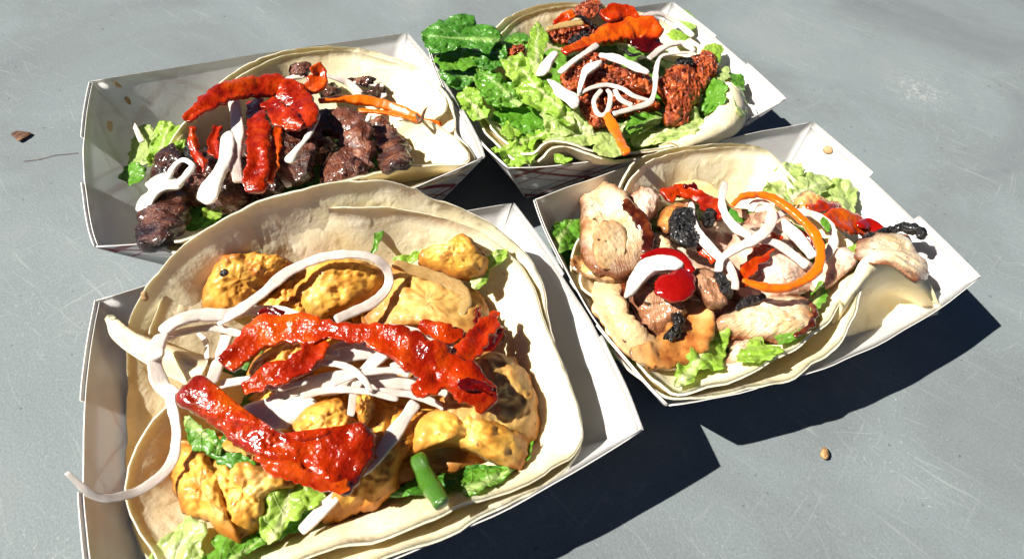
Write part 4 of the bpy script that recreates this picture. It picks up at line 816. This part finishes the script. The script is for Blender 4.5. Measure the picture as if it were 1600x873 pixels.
leaf('tall translucent lettuce rib sloping down in front of the sausage', k, '846,168 872,150 904,172 926,200 930,214 896,214 862,210 848,192', .75, 'pale_lettuce', .22, (926, 208, 852, 172))
leaf('long pale lettuce stalk along the near edge of the back taco', k, '848,222 880,206 930,202 985,188 1034,184 1010,204 960,220 900,230', .5, 'pale_lettuce', .18, (1020, 190, 850, 222))
leaf('bright green leaf right of the carrot in the back taco', k, '976,200 990,182 1026,176 1038,184 1006,198 980,212', .8, 'mid_lettuce', .15, (1034, 182, 980, 204))
leaf('pale square lettuce rib under the carrot strip', k, '926,216 956,208 976,220 972,240 936,242', .75, 'pale_lettuce', .15)
leaf('pale lettuce under the big sausage clump at right', k, '990,206 1040,196 1076,172 1092,176 1098,200 1064,218 1020,226 992,228', .35, 'pale_lettuce', .3, (1000, 222, 1088, 180))
leaf('dark green leaf between sausage and the right tortilla tip', k, '1094,170 1104,134 1118,120 1136,134 1134,156 1116,172 1102,180', .45, 'mid_lettuce', .3)
leaf('lime scrap perched on the far right rim of the back tray', k, '1062,38 1070,16 1090,33 1082,46', .75, 'light_lettuce', .06, group='lime scraps by the right wall of the back tray')
leaf('lime scrap lying below the one perched on the rim', k, '1042,54 1054,46 1076,58 1060,66', .25, 'light_lettuce', .08, group='lime scraps by the right wall of the back tray')
leaf('yellow-green lettuce scrap right of the upper sausage', k, '1094,84 1106,70 1130,74 1124,98 1112,102', .6, 'light_lettuce', .1, group='lime scraps by the right wall of the back tray')
leaf('small green leaf tip rising behind the right tortilla tip', k, '1134,120 1148,112 1160,116 1166,140 1152,136', .5, 'mid_lettuce', .12)
leaf('pale lettuce shred hanging beside the right tortilla tip', k, '1146,138 1158,136 1168,172 1158,182 1148,160', .45, 'pale_lettuce', .12)
leaf('pale scrap between the yellow-green scrap and the leaf tip', k, '1116,112 1138,106 1140,124 1122,126', .2, 'pale_lettuce', .1)
leaf('small frilly green shred inside the curled tortilla edge', k, '864,244,4.5 872,239,4.5 894,248,4.45 880,254,4.4', 0, 'light_lettuce', .1)
saus('topmost sausage crumble at the far side of the back taco', k, '894,24 908,8 926,1 940,8 938,20 922,30 904,28', .9, .9)
o = saus('charred sausage crumble under the brown onion strip', k, '854,50 880,38 914,32 936,48 918,66 884,74 860,68', .45, 1.1)
chunk('charred_edge', None, None, k, '886,66 900,54 918,48 922,58 906,68 892,72', .95, .5, 'char', amp=.08, freq=4, ridge=.05, parent=o)
saus('sausage crumble left of the centre, behind the cream string', k, '874,124 890,108 910,98 916,82 948,90 944,114 916,136 890,144', .55, 1.2)
saus('long sausage crumble in the middle beneath the radish loops', k, '908,132 930,112 956,102 994,114 1020,124 1018,150 980,144 944,140 914,148', .45, 1.2)
saus('low sausage crumble beside the carrot at the near side', k, '898,166 924,144 940,168 946,196 924,201 908,184', .5, 1.1)
saus('sausage under the radish tangle in the middle of the back taco', k, '930,150 970,140 1015,150 1030,172 990,182 945,184', .1, 1.0)
saus('large sausage clump hanging at the right of the radish', k, '1032,124 1050,106 1078,106 1096,138 1086,164 1076,182 1072,196 1050,201 1034,188 1040,162 1026,142', .75, 1.5)
saus('upper right sausage clump next to the black char', k, '1074,98 1092,84 1112,84 1120,110 1112,124 1098,146 1084,118', .55, 1.2)
saus('small sausage crumble among the dark leaves at left', k, '790,84 804,72 820,73 822,82 806,89', .8, .5)
chunk('char_lump', 'black char lump between the two right sausage clumps', 'burnt bit', k, '1054,102 1062,92 1080,92 1084,103 1068,108', 1.05, .6, 'char', amp=.1, freq=4, ridge=.08)
p = pep('broad orange-red pepper draped over the top of the back taco', k, '880,82 918,68 950,56 982,46 1012,46 1034,54', [14, 20, 34, 42, 38, 16], 1.35, 'orange_pepper', thr=.4)
pep('', k, '985,66 1010,70 1032,66', [14, 26, 20], 1.2, 'dark_red_pepper', parent=p)
pep('bright red pepper piece at the very top of the back taco', k, '944,30 962,20 980,26 990,44', [24, 30, 30, 24], 1.3)
pep('red pepper strip left of the topmost sausage', k, '866,40 882,28 898,22', [10, 14, 12], .8)
strip('mushroom_strip', 'thin dark glossy mushroom strip by the topmost sausage', 'mushroom', k, '904,24 920,34 936,47', [4, 5, 4], 1.35, 'char', thr=.6)
strip('mushroom_strip', 'curled dark mushroom strip in the shade under the red pepper', 'mushroom', k, '974,76 986,86 1002,84', [4, 6, 5], 1.1, 'char', thr=.6)
strip('onion_strip', 'flat brownish onion strip at the far left of the back taco filling', 'onion', k, '854,46 884,39 912,36', [9, 12, 9], 1.15, 'cooked_onion', thr=.35, sq=3)
rad('thick radish strip slanting up to the right in the back taco', k, '874,114 900,93 934,70', [12, 14, 11], 1.35)
rad('purplish radish band from the centre to the right char', k, '1014,92 1036,75 1064,68 1086,80', [11, 15, 14, 9], 1.2)
rad('long bent radish strip framing the sausage in the back taco', k, '1084,82 1052,84 1032,90 1025,112 1023,140 1015,160 990,169 958,178', [8, 9, 10, 10, 10, 11, 11, 11], 1.4)
rad('arched radish strip across the middle of the back taco', k, '898,152 920,139 946,133 970,138 990,150 1014,157', [8, 9, 9, 9, 10, 8], 1.35)
rad('looped radish strip hanging down to the carrot', k, '940,140 928,158 934,178 948,176 954,150 948,140', [8, 9, 10, 9, 9, 8], 1.3)
rad('small radish strip inside the middle tangle of the back taco', k, '960,140 970,156 988,166', [9, 10, 9], 1.3)
rad('translucent radish strip lying by the far right rim of the back tray', k, '998,28 1027,22 1053,33 1083,57', [12, 14, 14, 10], .3)
blob('cream dab beside the upright lettuce blade', k, '838,118 842,104 852,92 864,80 872,84 866,98 858,112 848,120', 1.15)
blob('cream blob on the edge of the big crinkled leaf', k, '854,124 866,127 884,138 904,150 904,166 894,170 884,160 868,150 862,138', 1.35)
blob('cream string running down the left sausage crumble', k, '902,146 905,124 912,104 926,97 940,94 938,104 924,114 912,126 908,146', 1.25)
cream('wide cream streak across the middle of the back taco', k, '936,86 964,92 990,104 1014,114', [9, 15, 15, 10], 1.3)
car('carrot strip sticking out over the near edge of the back taco', k, '947,179 962,206 979,240', [15, 15, 13], 1.35)

# ================================================================ bits on the table
def onTable(name, label, cat, outline, th, mat, h=0., **kw):
    pts = parse(outline); return chunk(name, label, cat, 'A', pts, 0, th, mat, zz=np.full(len(pts), th * .5 + h), n=44, rings=12, **kw)
onTable('dried_leaf_bit', 'small dried brown leaf bit lying on the table at the far left', 'leaf', '17,210 26,205 40,206 48,210 38,216 30,221 24,216', .12, 'dry_leaf', .05, amp=.04, freq=4)
onTable('crumb', 'pale crumb lying on the table below the chicken tray', 'crumb', '1283,703 1287,698 1293,702 1294,711 1289,717 1283,712', .3, 'brown_crumb', .0, amp=.05, freq=4)
strip('hair', 'thin dark hair lying on the table left of the beef tray', 'hair', 'A', '36,252 62,249 84,243 104,241 122,239', .9, 0, 'dry_leaf', zfix=.04, amp=0, wn=0)
for o in list(scene.objects):
    for key in ('_o', '_c'):
        if key in o: del o[key]
